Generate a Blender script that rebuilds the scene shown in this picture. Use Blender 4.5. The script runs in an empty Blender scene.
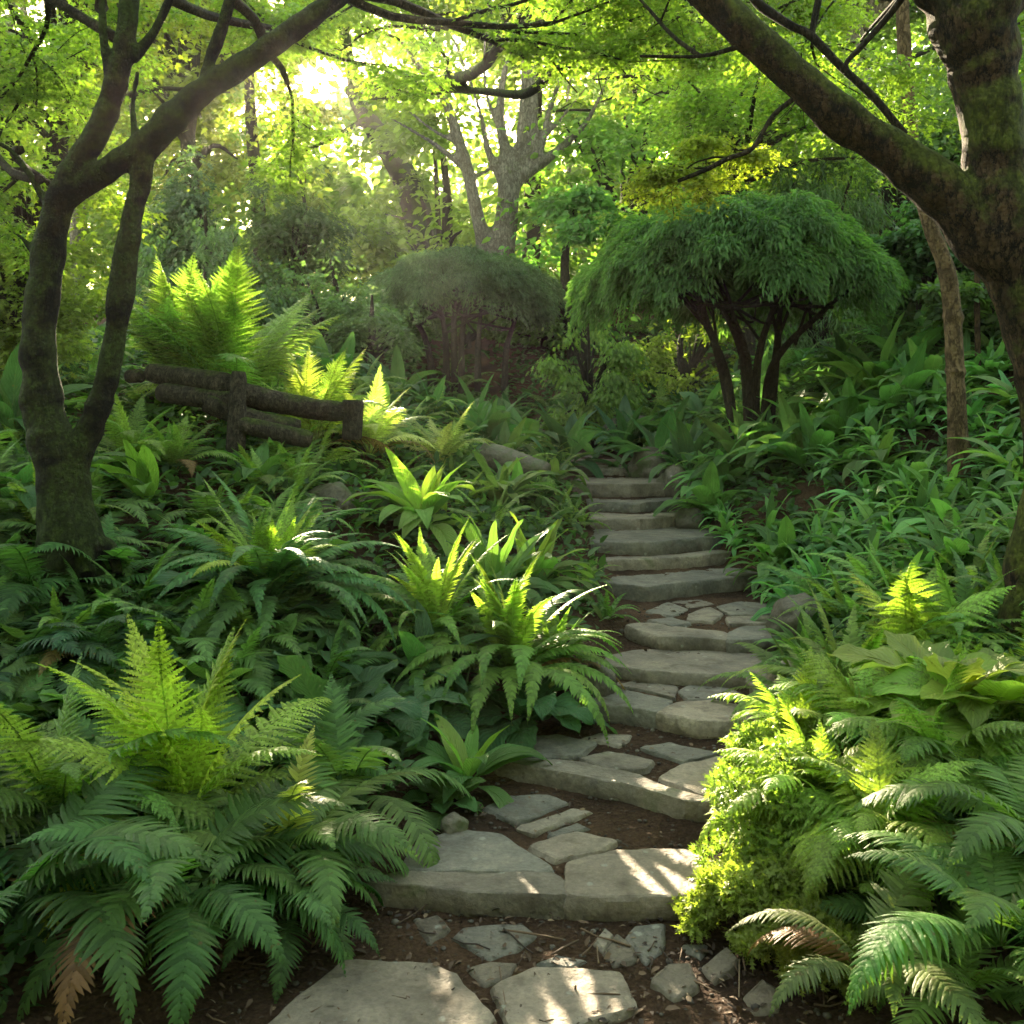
import bpy, bmesh, math, random
import numpy as np
from mathutils import Vector, Matrix, Euler, noise as mnoise

S = bpy.context.scene
COL = S.collection
R = math.radians
F = 983.0            # focal length in pixels of the square frame
HZ = 430.0           # picture row of the horizon
EYE = 1.6

# ------------------------------------------------------------------ camera
cam_d = bpy.data.cameras.new('camera')
cam = bpy.data.objects.new('camera', cam_d)
COL.objects.link(cam)
cam.location = (0, 0, EYE)
cam.rotation_euler = (R(90), 0, 0)
cam_d.sensor_width = 36
cam_d.lens = F / 1024 * 36
cam_d.shift_y = -(512 - HZ) / 1024
cam_d.clip_start = 0.05
cam_d.clip_end = 3000
cam_d.dof.use_dof = True
cam_d.dof.focus_distance = 5.2
cam_d.dof.aperture_fstop = 9.0
S.camera = cam

# ------------------------------------------------------------------ sky, sun, exposure
SUN = Vector(((317 - 512) / F, 1.0, (HZ - 78) / F)).normalized()
SUN_EL = math.asin(SUN.z)
SUN_AZ = math.atan2(SUN.x, SUN.y)
world = bpy.data.worlds.new('World')
S.world = world
world.use_nodes = True
nt = world.node_tree
sky = nt.nodes.new('ShaderNodeTexSky')
sky.sky_type = 'NISHITA'
sky.sun_disc = False
sky.sun_elevation = SUN_EL
sky.sun_rotation = SUN_AZ
sky.dust_density = 0.7
bg = nt.nodes['Background']
wb = nt.nodes.new('ShaderNodeMix'); wb.data_type = 'RGBA'; wb.blend_type = 'MULTIPLY'
wb.inputs[0].default_value = 1; wb.inputs[7].default_value = (1.0, 0.82, 0.51, 1); wb.clamp_result = False
nt.links.new(sky.outputs[0], wb.inputs[6])
nt.links.new(wb.outputs[2], bg.inputs[0])
bg.inputs[1].default_value = 0.15
# the sun's own disc in the sky
tcw = nt.nodes.new('ShaderNodeTexCoord')
dot = nt.nodes.new('ShaderNodeVectorMath'); dot.operation = 'DOT_PRODUCT'; dot.inputs[1].default_value = SUN
nt.links.new(tcw.outputs['Generated'], dot.inputs[0])
dsk = nt.nodes.new('ShaderNodeMapRange'); dsk.interpolation_type = 'SMOOTHSTEP'
dsk.inputs['From Min'].default_value = math.cos(R(1.2)); dsk.inputs['From Max'].default_value = math.cos(R(0.8))
dsk.inputs['To Max'].default_value = 60.0
nt.links.new(dot.outputs['Value'], dsk.inputs['Value'])
bg2 = nt.nodes.new('ShaderNodeBackground'); bg2.inputs[0].default_value = (1, 0.88, 0.66, 1)
nt.links.new(dsk.outputs[0], bg2.inputs[1])
ash = nt.nodes.new('ShaderNodeAddShader')
nt.links.new(bg.outputs[0], ash.inputs[0]); nt.links.new(bg2.outputs[0], ash.inputs[1])
nt.links.new(ash.outputs[0], nt.nodes['World Output'].inputs['Surface'])
sun_d = bpy.data.lights.new('sun', 'SUN')
sun_d.energy = 5.0
sun_d.angle = R(0.6)
sun_d.color = (1.0, 0.83, 0.56)
sun = bpy.data.objects.new('sun', sun_d)
COL.objects.link(sun)
sun.rotation_euler = SUN.to_track_quat('Z', 'Y').to_euler()
vs = S.view_settings
vs.view_transform = 'Standard'
vs.look = 'None'
vs.gamma = 1
vs.use_curve_mapping = False
vs.exposure = 3.5
S.render.engine = 'CYCLES'
cy = S.cycles
cy.use_denoising = True
cy.max_bounces = 8
cy.diffuse_bounces = 4
cy.glossy_bounces = 2
cy.transmission_bounces = 6
cy.volume_bounces = 0
cy.transparent_max_bounces = 8
cy.sample_clamp_indirect = 4.0
cy.caustics_reflective = False
cy.caustics_refractive = False

# ------------------------------------------------------------------ picking helpers
def P(px, py, Y):
    return Vector(((px - 512) / F * Y, Y, EYE + (HZ - py) / F * Y))

def U(px, py, z):
    Y = (EYE - z) * F / (py - HZ)
    return ((px - 512) / F * Y, Y)

# ------------------------------------------------------------------ materials
def nodes_of(name):
    m = bpy.data.materials.new(name)
    m.use_nodes = True
    t = m.node_tree
    t.nodes.clear()
    return m, t, t.nodes, t.links

def N(nodes, kind, **kw):
    n = nodes.new(kind)
    for k, v in kw.items():
        setattr(n, k, v)
    return n

def ramp(nodes, stops):
    r = nodes.new('ShaderNodeValToRGB')
    e = r.color_ramp.elements
    while len(e) < len(stops):
        e.new(0.5)
    for i, (p, c) in enumerate(stops):
        e[i].position = p
        e[i].color = (*c, 1)
    return r

def leaf_material(name, rough=0.48, trans=0.45, gain=(1.5, 1.8, 0.7), spec=0.25, bump=0.4, bscale=70):
    m, t, n, l = nodes_of(name)
    out = N(n, 'ShaderNodeOutputMaterial')
    oi = N(n, 'ShaderNodeObjectInfo')
    geo = N(n, 'ShaderNodeNewGeometry')
    tc = N(n, 'ShaderNodeTexCoord')
    ns = N(n, 'ShaderNodeTexNoise'); ns.inputs['Scale'].default_value = 3.0; ns.inputs['Detail'].default_value = 4
    l.new(geo.outputs['Position'], ns.inputs['Vector'])
    hsv = N(n, 'ShaderNodeHueSaturation'); hsv.inputs['Saturation'].default_value = 0.93
    wm = N(n, 'ShaderNodeMix', data_type='RGBA', blend_type='MULTIPLY'); wm.inputs[0].default_value = 1
    wm.inputs[7].default_value = (1.13, 1.0, 0.84, 1); wm.clamp_result = False
    l.new(oi.outputs['Color'], wm.inputs[6]); l.new(wm.outputs[2], hsv.inputs['Color'])
    h = N(n, 'ShaderNodeMapRange'); h.inputs['To Min'].default_value = 0.475; h.inputs['To Max'].default_value = 0.522
    l.new(oi.outputs['Random'], h.inputs['Value'])
    l.new(h.outputs[0], hsv.inputs['Hue'])
    a = N(n, 'ShaderNodeMapRange'); a.inputs['To Min'].default_value = 1.0; a.inputs['To Max'].default_value = 1.95
    l.new(geo.outputs['Random Per Island'], a.inputs['Value'])
    b = N(n, 'ShaderNodeMapRange'); b.inputs['From Min'].default_value = 0.3; b.inputs['From Max'].default_value = 0.7
    b.inputs['To Min'].default_value = 0.7; b.inputs['To Max'].default_value = 1.3
    l.new(ns.outputs[0], b.inputs['Value'])
    mu = N(n, 'ShaderNodeMath', operation='MULTIPLY')
    l.new(a.outputs[0], mu.inputs[0]); l.new(b.outputs[0], mu.inputs[1])
    l.new(mu.outputs[0], hsv.inputs['Value'])
    # a few browning flecks
    n2 = N(n, 'ShaderNodeTexNoise'); n2.inputs['Scale'].default_value = 38; n2.inputs['Detail'].default_value = 3
    l.new(geo.outputs['Position'], n2.inputs['Vector'])
    fl = N(n, 'ShaderNodeMapRange'); fl.inputs['From Min'].default_value = 0.66; fl.inputs['From Max'].default_value = 0.76
    l.new(n2.outputs[0], fl.inputs['Value'])
    mx = N(n, 'ShaderNodeMix', data_type='RGBA')
    mx.inputs[7].default_value = (0.13, 0.10, 0.03, 1)
    l.new(fl.outputs[0], mx.inputs[0]); l.new(hsv.outputs[0], mx.inputs[6])
    pb = N(n, 'ShaderNodeBsdfPrincipled')
    pb.inputs['Roughness'].default_value = rough
    pb.inputs['Specular IOR Level'].default_value = spec
    l.new(mx.outputs[2], pb.inputs['Base Color'])
    tr = N(n, 'ShaderNodeBsdfTranslucent')
    g = N(n, 'ShaderNodeMix', data_type='RGBA', blend_type='MULTIPLY')
    g.inputs[0].default_value = 1; g.inputs[7].default_value = (*gain, 1)
    g.clamp_result = False
    l.new(mx.outputs[2], g.inputs[6]); l.new(g.outputs[2], tr.inputs['Color'])
    ms = N(n, 'ShaderNodeMixShader'); ms.inputs[0].default_value = trans
    l.new(pb.outputs[0], ms.inputs[1]); l.new(tr.outputs[0], ms.inputs[2])
    l.new(ms.outputs[0], out.inputs['Surface'])
    if bump:
        uv = N(n, 'ShaderNodeUVMap'); uv.uv_map = 'veins'
        su = N(n, 'ShaderNodeSeparateXYZ'); l.new(uv.outputs[0], su.inputs[0])
        ab = N(n, 'ShaderNodeMath', operation='ABSOLUTE'); l.new(su.outputs['X'], ab.inputs[0])
        ph = N(n, 'ShaderNodeMath', operation='MULTIPLY_ADD'); ph.inputs[1].default_value = -26
        vy = N(n, 'ShaderNodeMath', operation='MULTIPLY'); vy.inputs[1].default_value = 95
        l.new(su.outputs['Y'], vy.inputs[0]); l.new(ab.outputs[0], ph.inputs[0]); l.new(vy.outputs[0], ph.inputs[2])
        sn = N(n, 'ShaderNodeMath', operation='SINE'); l.new(ph.outputs[0], sn.inputs[0])
        rb = N(n, 'ShaderNodeMapRange'); rb.inputs['From Min'].default_value = 0.0; rb.inputs['From Max'].default_value = 0.09
        rb.inputs['To Min'].default_value = 1.0; rb.inputs['To Max'].default_value = 0.0
        l.new(ab.outputs[0], rb.inputs['Value'])
        has = N(n, 'ShaderNodeMath', operation='GREATER_THAN'); has.inputs[1].default_value = 0.0005; l.new(su.outputs['Y'], has.inputs[0])
        vh = N(n, 'ShaderNodeMath', operation='MULTIPLY'); l.new(rb.outputs[0], vh.inputs[0]); l.new(has.outputs[0], vh.inputs[1])
        vm = N(n, 'ShaderNodeMath', operation='MULTIPLY'); vm.inputs[1].default_value = 0.45; l.new(vh.outputs[0], vm.inputs[0])
        m3 = N(n, 'ShaderNodeMix', data_type='RGBA', blend_type='MULTIPLY'); m3.inputs[7].default_value = (2.0, 1.7, 1.8, 1); m3.clamp_result = False
        l.new(vm.outputs[0], m3.inputs[0]); l.new(mx.outputs[2], m3.inputs[6])
        l.new(m3.outputs[2], pb.inputs['Base Color']); l.new(m3.outputs[2], g.inputs[6])
        sv = N(n, 'ShaderNodeMath', operation='MULTIPLY'); sv.inputs[1].default_value = 0.35; l.new(sn.outputs[0], sv.inputs[0])
        w = N(n, 'ShaderNodeTexNoise'); w.inputs['Scale'].default_value = bscale; w.inputs['Detail'].default_value = 2
        l.new(geo.outputs['Position'], w.inputs['Vector'])
        bm_ = N(n, 'ShaderNodeBump'); bm_.inputs['Strength'].default_value = bump; bm_.inputs['Distance'].default_value = 0.01
        hh = N(n, 'ShaderNodeMath', operation='ADD'); l.new(w.outputs[0], hh.inputs[0]); l.new(sv.outputs[0], hh.inputs[1])
        l.new(hh.outputs[0], bm_.inputs['Height'])
        l.new(bm_.outputs[0], pb.inputs['Normal']); l.new(bm_.outputs[0], tr.inputs['Normal'])
    return m

LEAF = leaf_material('living_leaf')
TREELEAF = leaf_material('tree_leaf', rough=0.5, trans=0.5, gain=(1.65, 1.95, 0.65), spec=0.25, bump=0)

def bark_material(name, c0, c1, moss_amt, moss=(0.075, 0.095, 0.018), scale=9):
    m, t, n, l = nodes_of(name)
    out = N(n, 'ShaderNodeOutputMaterial')
    geo = N(n, 'ShaderNodeNewGeometry')
    mp = N(n, 'ShaderNodeMapping'); mp.inputs['Scale'].default_value = (1, 1, 0.35)
    l.new(geo.outputs['Position'], mp.inputs['Vector'])
    ns = N(n, 'ShaderNodeTexNoise'); ns.inputs['Scale'].default_value = scale; ns.inputs['Detail'].default_value = 8; ns.inputs['Roughness'].default_value = 0.7
    l.new(mp.outputs[0], ns.inputs['Vector'])
    cr = ramp(n, [(0.36, c0), (0.52, tuple(a * .6 + b * .4 for a, b in zip(c0, c1))), (0.68, c1)])
    n4 = N(n, 'ShaderNodeTexNoise'); n4.inputs['Scale'].default_value = scale * 4.5; n4.inputs['Detail'].default_value = 6; n4.inputs['Roughness'].default_value = 0.7
    l.new(mp.outputs[0], n4.inputs['Vector'])
    ab = N(n, 'ShaderNodeMath', operation='MULTIPLY_ADD'); ab.inputs[1].default_value = 0.55
    hb = N(n, 'ShaderNodeMath', operation='MULTIPLY'); hb.inputs[1].default_value = 0.48
    l.new(n4.outputs[0], ab.inputs[0]); l.new(ns.outputs[0], hb.inputs[0]); l.new(hb.outputs[0], ab.inputs[2])
    m2 = N(n, 'ShaderNodeMapping'); m2.inputs['Scale'].default_value = (1, 1, 0.28)
    wrp = N(n, 'ShaderNodeMix', data_type='RGBA'); wrp.inputs[0].default_value = 0.12
    l.new(geo.outputs['Position'], wrp.inputs[6]); l.new(n4.outputs['Color'], wrp.inputs[7]); l.new(wrp.outputs[2], m2.inputs['Vector'])
    vo = N(n, 'ShaderNodeTexVoronoi', feature='DISTANCE_TO_EDGE'); vo.inputs['Scale'].default_value = scale * 2.6
    l.new(m2.outputs[0], vo.inputs['Vector'])
    fz = N(n, 'ShaderNodeMapRange'); fz.inputs['From Max'].default_value = 0.10; fz.inputs['To Min'].default_value = -0.28; fz.inputs['To Max'].default_value = 0.02
    l.new(vo.outputs['Distance'], fz.inputs['Value'])
    a2 = N(n, 'ShaderNodeMath', operation='ADD'); l.new(ab.outputs[0], a2.inputs[0]); l.new(fz.outputs[0], a2.inputs[1])
    ab = a2
    l.new(ab.outputs[0], cr.inputs[0])
    sep = N(n, 'ShaderNodeSeparateXYZ'); l.new(geo.outputs['Normal'], sep.inputs[0])
    n2 = N(n, 'ShaderNodeTexNoise'); n2.inputs['Scale'].default_value = 3.4; n2.inputs['Detail'].default_value = 6; n2.inputs['Roughness'].default_value = 0.65
    l.new(geo.outputs['Position'], n2.inputs['Vector'])
    a = N(n, 'ShaderNodeMath', operation='MULTIPLY_ADD'); a.inputs[1].default_value = 0.28
    l.new(sep.outputs['Z'], a.inputs[0]); l.new(n2.outputs[0], a.inputs[2])
    f = N(n, 'ShaderNodeMapRange'); f.inputs['From Min'].default_value = 0.72 - 0.4 * moss_amt; f.inputs['From Max'].default_value = 0.86 - 0.4 * moss_amt
    l.new(a.outputs[0], f.inputs['Value'])
    n3 = N(n, 'ShaderNodeTexNoise'); n3.inputs['Scale'].default_value = 45; n3.inputs['Detail'].default_value = 4
    l.new(geo.outputs['Position'], n3.inputs['Vector'])
    mr = ramp(n, [(0.3, tuple(x * 0.55 for x in moss)), (0.7, tuple(x * 1.5 for x in moss))])
    l.new(n3.outputs[0], mr.inputs[0])
    mx = N(n, 'ShaderNodeMix', data_type='RGBA')
    l.new(f.outputs[0], mx.inputs[0]); l.new(cr.outputs[0], mx.inputs[6]); l.new(mr.outputs[0], mx.inputs[7])
    pb = N(n, 'ShaderNodeBsdfPrincipled'); pb.inputs['Roughness'].default_value = 0.85
    pb.inputs['Specular IOR Level'].default_value = 0.2
    l.new(mx.outputs[2], pb.inputs['Base Color'])
    ad = N(n, 'ShaderNodeMath', operation='MULTIPLY_ADD'); ad.inputs[1].default_value = 0.5
    l.new(n3.outputs[0], ad.inputs[0]); l.new(ab.outputs[0], ad.inputs[2])
    bm_ = N(n, 'ShaderNodeBump'); bm_.inputs['Strength'].default_value = 1.0; bm_.inputs['Distance'].default_value = 0.05
    l.new(ad.outputs[0], bm_.inputs['Height']); l.new(bm_.outputs[0], pb.inputs['Normal'])
    l.new(pb.outputs[0], out.inputs['Surface'])
    return m

BARK_DARK = bark_material('mossy_dark_bark', (0.005, 0.0036, 0.0025), (0.024, 0.017, 0.010), 0.85, (0.034, 0.046, 0.008))
BARK_BROWN = bark_material('smooth_brown_bark', (0.035, 0.020, 0.010), (0.12, 0.072, 0.036), 0.2)
BARK_WARM = bark_material('warm_mossy_bark', (0.012, 0.007, 0.004), (0.11, 0.064, 0.032), 0.72, (0.075, 0.085, 0.012))
BARK_PALE = bark_material('pale_grey_bark', (0.09, 0.078, 0.055), (0.24, 0.215, 0.17), 0.3, (0.09, 0.11, 0.04))
BARK_TWIG = bark_material('dark_twig_bark', (0.02, 0.014, 0.009), (0.07, 0.05, 0.03), 0.1)
BARK_TAN = bark_material('tan_ringed_bark', (0.10, 0.062, 0.03), (0.25, 0.165, 0.085), 0.15)
WOOD_GREY = bark_material('weathered_wood', (0.035, 0.026, 0.018), (0.15, 0.115, 0.082), 0.2, scale=14)

def stone_material(name, c0, c1, c2, moss_amt=0.1):
    m, t, n, l = nodes_of(name)
    out = N(n, 'ShaderNodeOutputMaterial')
    oi = N(n, 'ShaderNodeObjectInfo')
    geo = N(n, 'ShaderNodeNewGeometry')
    off = N(n, 'ShaderNodeVectorMath', operation='MULTIPLY_ADD')
    off.inputs[1].default_value = (1, 1, 1)
    sc = N(n, 'ShaderNodeVectorMath', operation='SCALE'); sc.inputs[0].default_value = (40, 17, 9)
    l.new(oi.outputs['Random'], sc.inputs['Scale'])
    l.new(geo.outputs['Position'], off.inputs[0]); l.new(sc.outputs[0], off.inputs[2])
    a = N(n, 'ShaderNodeTexNoise'); a.inputs['Scale'].default_value = 3.2; a.inputs['Detail'].default_value = 7; a.inputs['Roughness'].default_value = 0.62; a.inputs['Distortion'].default_value = 0.6
    b = N(n, 'ShaderNodeTexNoise'); b.inputs['Scale'].default_value = 55; b.inputs['Detail'].default_value = 6; b.inputs['Roughness'].default_value = 0.7
    c = N(n, 'ShaderNodeTexNoise'); c.inputs['Scale'].default_value = 11; c.inputs['Detail'].default_value = 5
    for x in (a, b, c):
        l.new(off.outputs[0], x.inputs['Vector'])
    cr = ramp(n, [(0.3, c0), (0.52, c1), (0.72, c2)])
    l.new(a.outputs[0], cr.inputs[0])
    hs = N(n, 'ShaderNodeHueSaturation'); l.new(cr.outputs[0], hs.inputs['Color'])
    mr = N(n, 'ShaderNodeMapRange'); mr.inputs['From Min'].default_value = 0.3; mr.inputs['From Max'].default_value = 0.7
    mr.inputs['To Min'].default_value = 0.7; mr.inputs['To Max'].default_value = 1.28
    l.new(b.outputs[0], mr.inputs['Value'])
    m2 = N(n, 'ShaderNodeMapRange'); m2.inputs['To Min'].default_value = 0.8; m2.inputs['To Max'].default_value = 1.2
    l.new(oi.outputs['Random'], m2.inputs['Value'])
    mu = N(n, 'ShaderNodeMath', operation='MULTIPLY'); l.new(mr.outputs[0], mu.inputs[0]); l.new(m2.outputs[0], mu.inputs[1])
    l.new(mu.outputs[0], hs.inputs['Value'])
    # soil staining and moss patches
    st = N(n, 'ShaderNodeMapRange'); st.inputs['From Min'].default_value = 0.56; st.inputs['From Max'].default_value = 0.74; st.inputs['To Max'].default_value = 0.75
    l.new(c.outputs[0], st.inputs['Value'])
    mx = N(n, 'ShaderNodeMix', data_type='RGBA'); mx.inputs[7].default_value = (0.085, 0.060, 0.040, 1)
    l.new(st.outputs[0], mx.inputs[0]); l.new(hs.outputs[0], mx.inputs[6])
    gm = N(n, 'ShaderNodeMapRange'); gm.inputs['From Min'].default_value = 0.70 - 0.25 * moss_amt; gm.inputs['From Max'].default_value = 0.80 - 0.25 * moss_amt; gm.inputs['To Max'].default_value = 0.8
    l.new(a.outputs[0], gm.inputs['Value'])
    mg = N(n, 'ShaderNodeMix', data_type='RGBA'); mg.inputs[7].default_value = (0.055, 0.075, 0.018, 1)
    l.new(gm.outputs[0], mg.inputs[0]); l.new(mx.outputs[2], mg.inputs[6])
    li = N(n, 'ShaderNodeTexVoronoi'); li.inputs['Scale'].default_value = 9; l.new(off.outputs[0], li.inputs['Vector'])
    lf = N(n, 'ShaderNodeMath', operation='MULTIPLY_ADD'); lf.inputs[1].default_value = 0.35; l.new(b.outputs[0], lf.inputs[0]); l.new(li.outputs['Distance'], lf.inputs[2])
    lr = N(n, 'ShaderNodeMapRange'); lr.inputs['From Min'].default_value = 0.30; lr.inputs['From Max'].default_value = 0.25; lr.inputs['To Max'].default_value = 0.55
    l.new(lf.outputs[0], lr.inputs['Value'])
    ml = N(n, 'ShaderNodeMix', data_type='RGBA'); ml.inputs[7].default_value = (0.34, 0.33, 0.27, 1)
    l.new(lr.outputs[0], ml.inputs[0]); l.new(mg.outputs[2], ml.inputs[6]); mg = ml
    pb = N(n, 'ShaderNodeBsdfPrincipled')
    rr = N(n, 'ShaderNodeMapRange'); rr.inputs['To Min'].default_value = 0.42; rr.inputs['To Max'].default_value = 0.85
    l.new(c.outputs[0], rr.inputs['Value']); l.new(rr.outputs[0], pb.inputs['Roughness'])
    pb.inputs['Specular IOR Level'].default_value = 0.35
    l.new(mg.outputs[2], pb.inputs['Base Color'])
    ad = N(n, 'ShaderNodeMath', operation='MULTIPLY_ADD'); ad.inputs[1].default_value = 0.25
    l.new(b.outputs[0], ad.inputs[0]); l.new(c.outputs[0], ad.inputs[2])
    bm_ = N(n, 'ShaderNodeBump'); bm_.inputs['Strength'].default_value = 0.9; bm_.inputs['Distance'].default_value = 0.03
    l.new(ad.outputs[0], bm_.inputs['Height']); l.new(bm_.outputs[0], pb.inputs['Normal'])
    l.new(pb.outputs[0], out.inputs['Surface'])
    return m

SLATE = stone_material('grey_slate', (0.088, 0.070, 0.052), (0.19, 0.152, 0.114), (0.275, 0.220, 0.155), 0.3)
SANDY = stone_material('sandy_flagstone', (0.13, 0.10, 0.072), (0.24, 0.185, 0.135), (0.33, 0.26, 0.185), 0.0)
BLUE = stone_material('blue_grey_slate', (0.080, 0.072, 0.060), (0.158, 0.138, 0.110), (0.24, 0.203, 0.152), 0.15)
BROWN = stone_material('earthy_stone', (0.075, 0.056, 0.040), (0.15, 0.115, 0.082), (0.22, 0.175, 0.125), 0.1)
BOULDER = stone_material('mossy_boulder', (0.05, 0.042, 0.03), (0.13, 0.105, 0.075), (0.19, 0.155, 0.115), 0.7)

def soil_material():
    m, t, n, l = nodes_of('leafy_soil')
    out = N(n, 'ShaderNodeOutputMaterial')
    geo = N(n, 'ShaderNodeNewGeometry')
    a = N(n, 'ShaderNodeTexNoise'); a.inputs['Scale'].default_value = 2.2; a.inputs['Detail'].default_value = 8
    b = N(n, 'ShaderNodeTexNoise'); b.inputs['Scale'].default_value = 70; b.inputs['Detail'].default_value = 8; b.inputs['Roughness'].default_value = 0.75
    v = N(n, 'ShaderNodeTexVoronoi'); v.inputs['Scale'].default_value = 48; v.inputs['Randomness'].default_value = 1
    for x in (a, b, v):
        l.new(geo.outputs['Position'], x.inputs['Vector'])
    cr = ramp(n, [(0.33, (0.024, 0.013, 0.008)), (0.5, (0.065, 0.035, 0.020)), (0.68, (0.15, 0.083, 0.046))])
    mm = N(n, 'ShaderNodeMath', operation='MULTIPLY_ADD'); mm.inputs[1].default_value = 0.5
    h = N(n, 'ShaderNodeMath', operation='MULTIPLY'); h.inputs[1].default_value = 0.55
    l.new(b.outputs[0], mm.inputs[0]); l.new(a.outputs[0], h.inputs[0]); l.new(h.outputs[0], mm.inputs[2])
    l.new(mm.outputs[0], cr.inputs[0])
    pb = N(n, 'ShaderNodeBsdfPrincipled'); pb.inputs['Roughness'].default_value = 0.95; pb.inputs['Specular IOR Level'].default_value = 0.15
    l.new(cr.outputs[0], pb.inputs['Base Color'])
    s = N(n, 'ShaderNodeMath', operation='SUBTRACT')
    l.new(b.outputs[0], s.inputs[0]); l.new(v.outputs['Distance'], s.inputs[1])
    bm_ = N(n, 'ShaderNodeBump'); bm_.inputs['Strength'].default_value = 1.0; bm_.inputs['Distance'].default_value = 0.03
    l.new(s.outputs[0], bm_.inputs['Height']); l.new(bm_.outputs[0], pb.inputs['Normal'])
    l.new(pb.outputs[0], out.inputs['Surface'])
    return m
SOIL = soil_material()

def litter_material():
    m, t, n, l = nodes_of('dead_leaf')
    out = N(n, 'ShaderNodeOutputMaterial')
    geo = N(n, 'ShaderNodeNewGeometry')
    cr = ramp(n, [(0.0, (0.025, 0.013, 0.008)), (0.55, (0.075, 0.040, 0.021)), (0.88, (0.14, 0.080, 0.043)), (1.0, (0.22, 0.15, 0.085))])
    l.new(geo.outputs['Random Per Island'], cr.inputs[0])
    pb = N(n, 'ShaderNodeBsdfPrincipled'); pb.inputs['Roughness'].default_value = 0.8
    l.new(cr.outputs[0], pb.inputs['Base Color'])
    l.new(pb.outputs[0], out.inputs['Surface'])
    return m
LITTER = litter_material()
GRIT = litter_material(); GRIT.name = 'grit'
for e, c in zip([x for x in GRIT.node_tree.nodes if x.type == 'VALTORGB'][0].color_ramp.elements, ((.03, .02, .014), (.06, .043, .032), (.10, .08, .062), (.15, .125, .10))): e.color = (*c, 1)

# ------------------------------------------------------------------ object helpers
def tag(o, label=None, cat=None, group=None, kind=None):
    if label: o['label'] = label
    if cat: o['category'] = cat
    if group: o['group'] = group
    o['kind'] = kind or 'thing'
    return o

def mesh_np(name, V, faces=None, loops=None, starts=None, mat=None, smooth=True):
    me = bpy.data.meshes.new(name)
    V = np.asarray(V, np.float32)
    if faces is not None:
        lens = np.array([len(f) for f in faces], np.int32)
        loops = np.fromiter((i for f in faces for i in f), np.int32, int(lens.sum()))
        starts = np.concatenate(([0], np.cumsum(lens)[:-1])).astype(np.int32)
    me.vertices.add(len(V)); me.vertices.foreach_set('co', V.ravel())
    me.loops.add(len(loops)); me.loops.foreach_set('vertex_index', np.asarray(loops, np.int32))
    me.polygons.add(len(starts)); me.polygons.foreach_set('loop_start', np.asarray(starts, np.int32))
    me.update(calc_edges=True)
    me.validate()
    if smooth:
        me.polygons.foreach_set('use_smooth', np.ones(len(me.polygons), bool))
    if mat: me.materials.append(mat)
    return me

def link(name, me, parent=None, color=None, loc=None, rot=None, scale=None):
    o = bpy.data.objects.new(name, me)
    COL.objects.link(o)
    if parent is not None: o.parent = parent
    if color: o.color = (*color, 1)
    if loc is not None: o.location = loc
    if rot is not None: o.rotation_euler = rot
    if scale is not None: o.scale = (scale,) * 3 if not hasattr(scale, '__len__') else scale
    return o

def empty(name, loc, rz=0):
    o = bpy.data.objects.new(name, None)
    COL.objects.link(o)
    o.location = loc
    o.rotation_euler = (0, 0, rz)
    o.empty_display_size = 0.1
    return o

class MB:
    """verts and faces gathered into one mesh"""
    def __init__(s): s.v = []; s.f = []
    def add(s, vs, fs):
        k = len(s.v); s.v.extend(vs); s.f.extend([tuple(i + k for i in f) for f in fs])
    def mesh(s, name, mat, smooth=True): return mesh_np(name, s.v, faces=s.f, mat=mat, smooth=smooth)

def catmull(pts, n):
    """smooth resample of a list of (Vector, radius)"""
    p = [np.array((*a, r), float) for a, r in pts]
    p = [2 * p[0] - p[1]] + p + [2 * p[-1] - p[-2]]
    out = []
    for i in range(1, len(p) - 2):
        for k in range(n):
            t = k / n
            out.append(0.5 * ((2 * p[i]) + (-p[i-1] + p[i+1]) * t + (2*p[i-1] - 5*p[i] + 4*p[i+1] - p[i+2]) * t*t + (-p[i-1] + 3*p[i] - 3*p[i+1] + p[i+2]) * t**3))
    out.append(p[-2])
    return [(Vector(q[:3]), max(q[3], 0.002)) for q in out]

def tube(mb, pts, seg=8, bumpy=0.0, seed=0, cap=True):
    pts = list(pts)
    vs, fs = [], []
    up = Vector((0.13, 0.21, 0.97))
    prev = None
    for i, (p, r) in enumerate(pts):
        d = (pts[min(i + 1, len(pts) - 1)][0] - pts[max(i - 1, 0)][0])
        if d.length < 1e-7: d = Vector((0, 0, 1))
        d.normalize()
        if prev is None:
            x = d.cross(up if abs(d.dot(up)) < 0.9 else Vector((1, 0, 0))).normalized()
        else:
            x = (prev - d * prev.dot(d)).normalized()
        prev = x
        y = d.cross(x)
        for k in range(seg):
            a = 2 * math.pi * k / seg
            o = x * math.cos(a) + y * math.sin(a)
            rr = r
            if bumpy:
                q = p + o * r
                rr *= 1 + bumpy * (mnoise.noise(q * (0.9 / max(r, 0.03)) * 0.35 + Vector((seed, 0, 0))) + 0.6 * mnoise.noise(q * 14))
            vs.append(p + o * rr)
    n = len(pts)
    for i in range(n - 1):
        for k in range(seg):
            a, b = i * seg + k, i * seg + (k + 1) % seg
            fs.append((a, b, b + seg, a + seg))
    if cap:
        fs.append(tuple(range(seg))[::-1]); fs.append(tuple((n - 1) * seg + k for k in range(seg)))
    mb.add(vs, fs)

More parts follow.
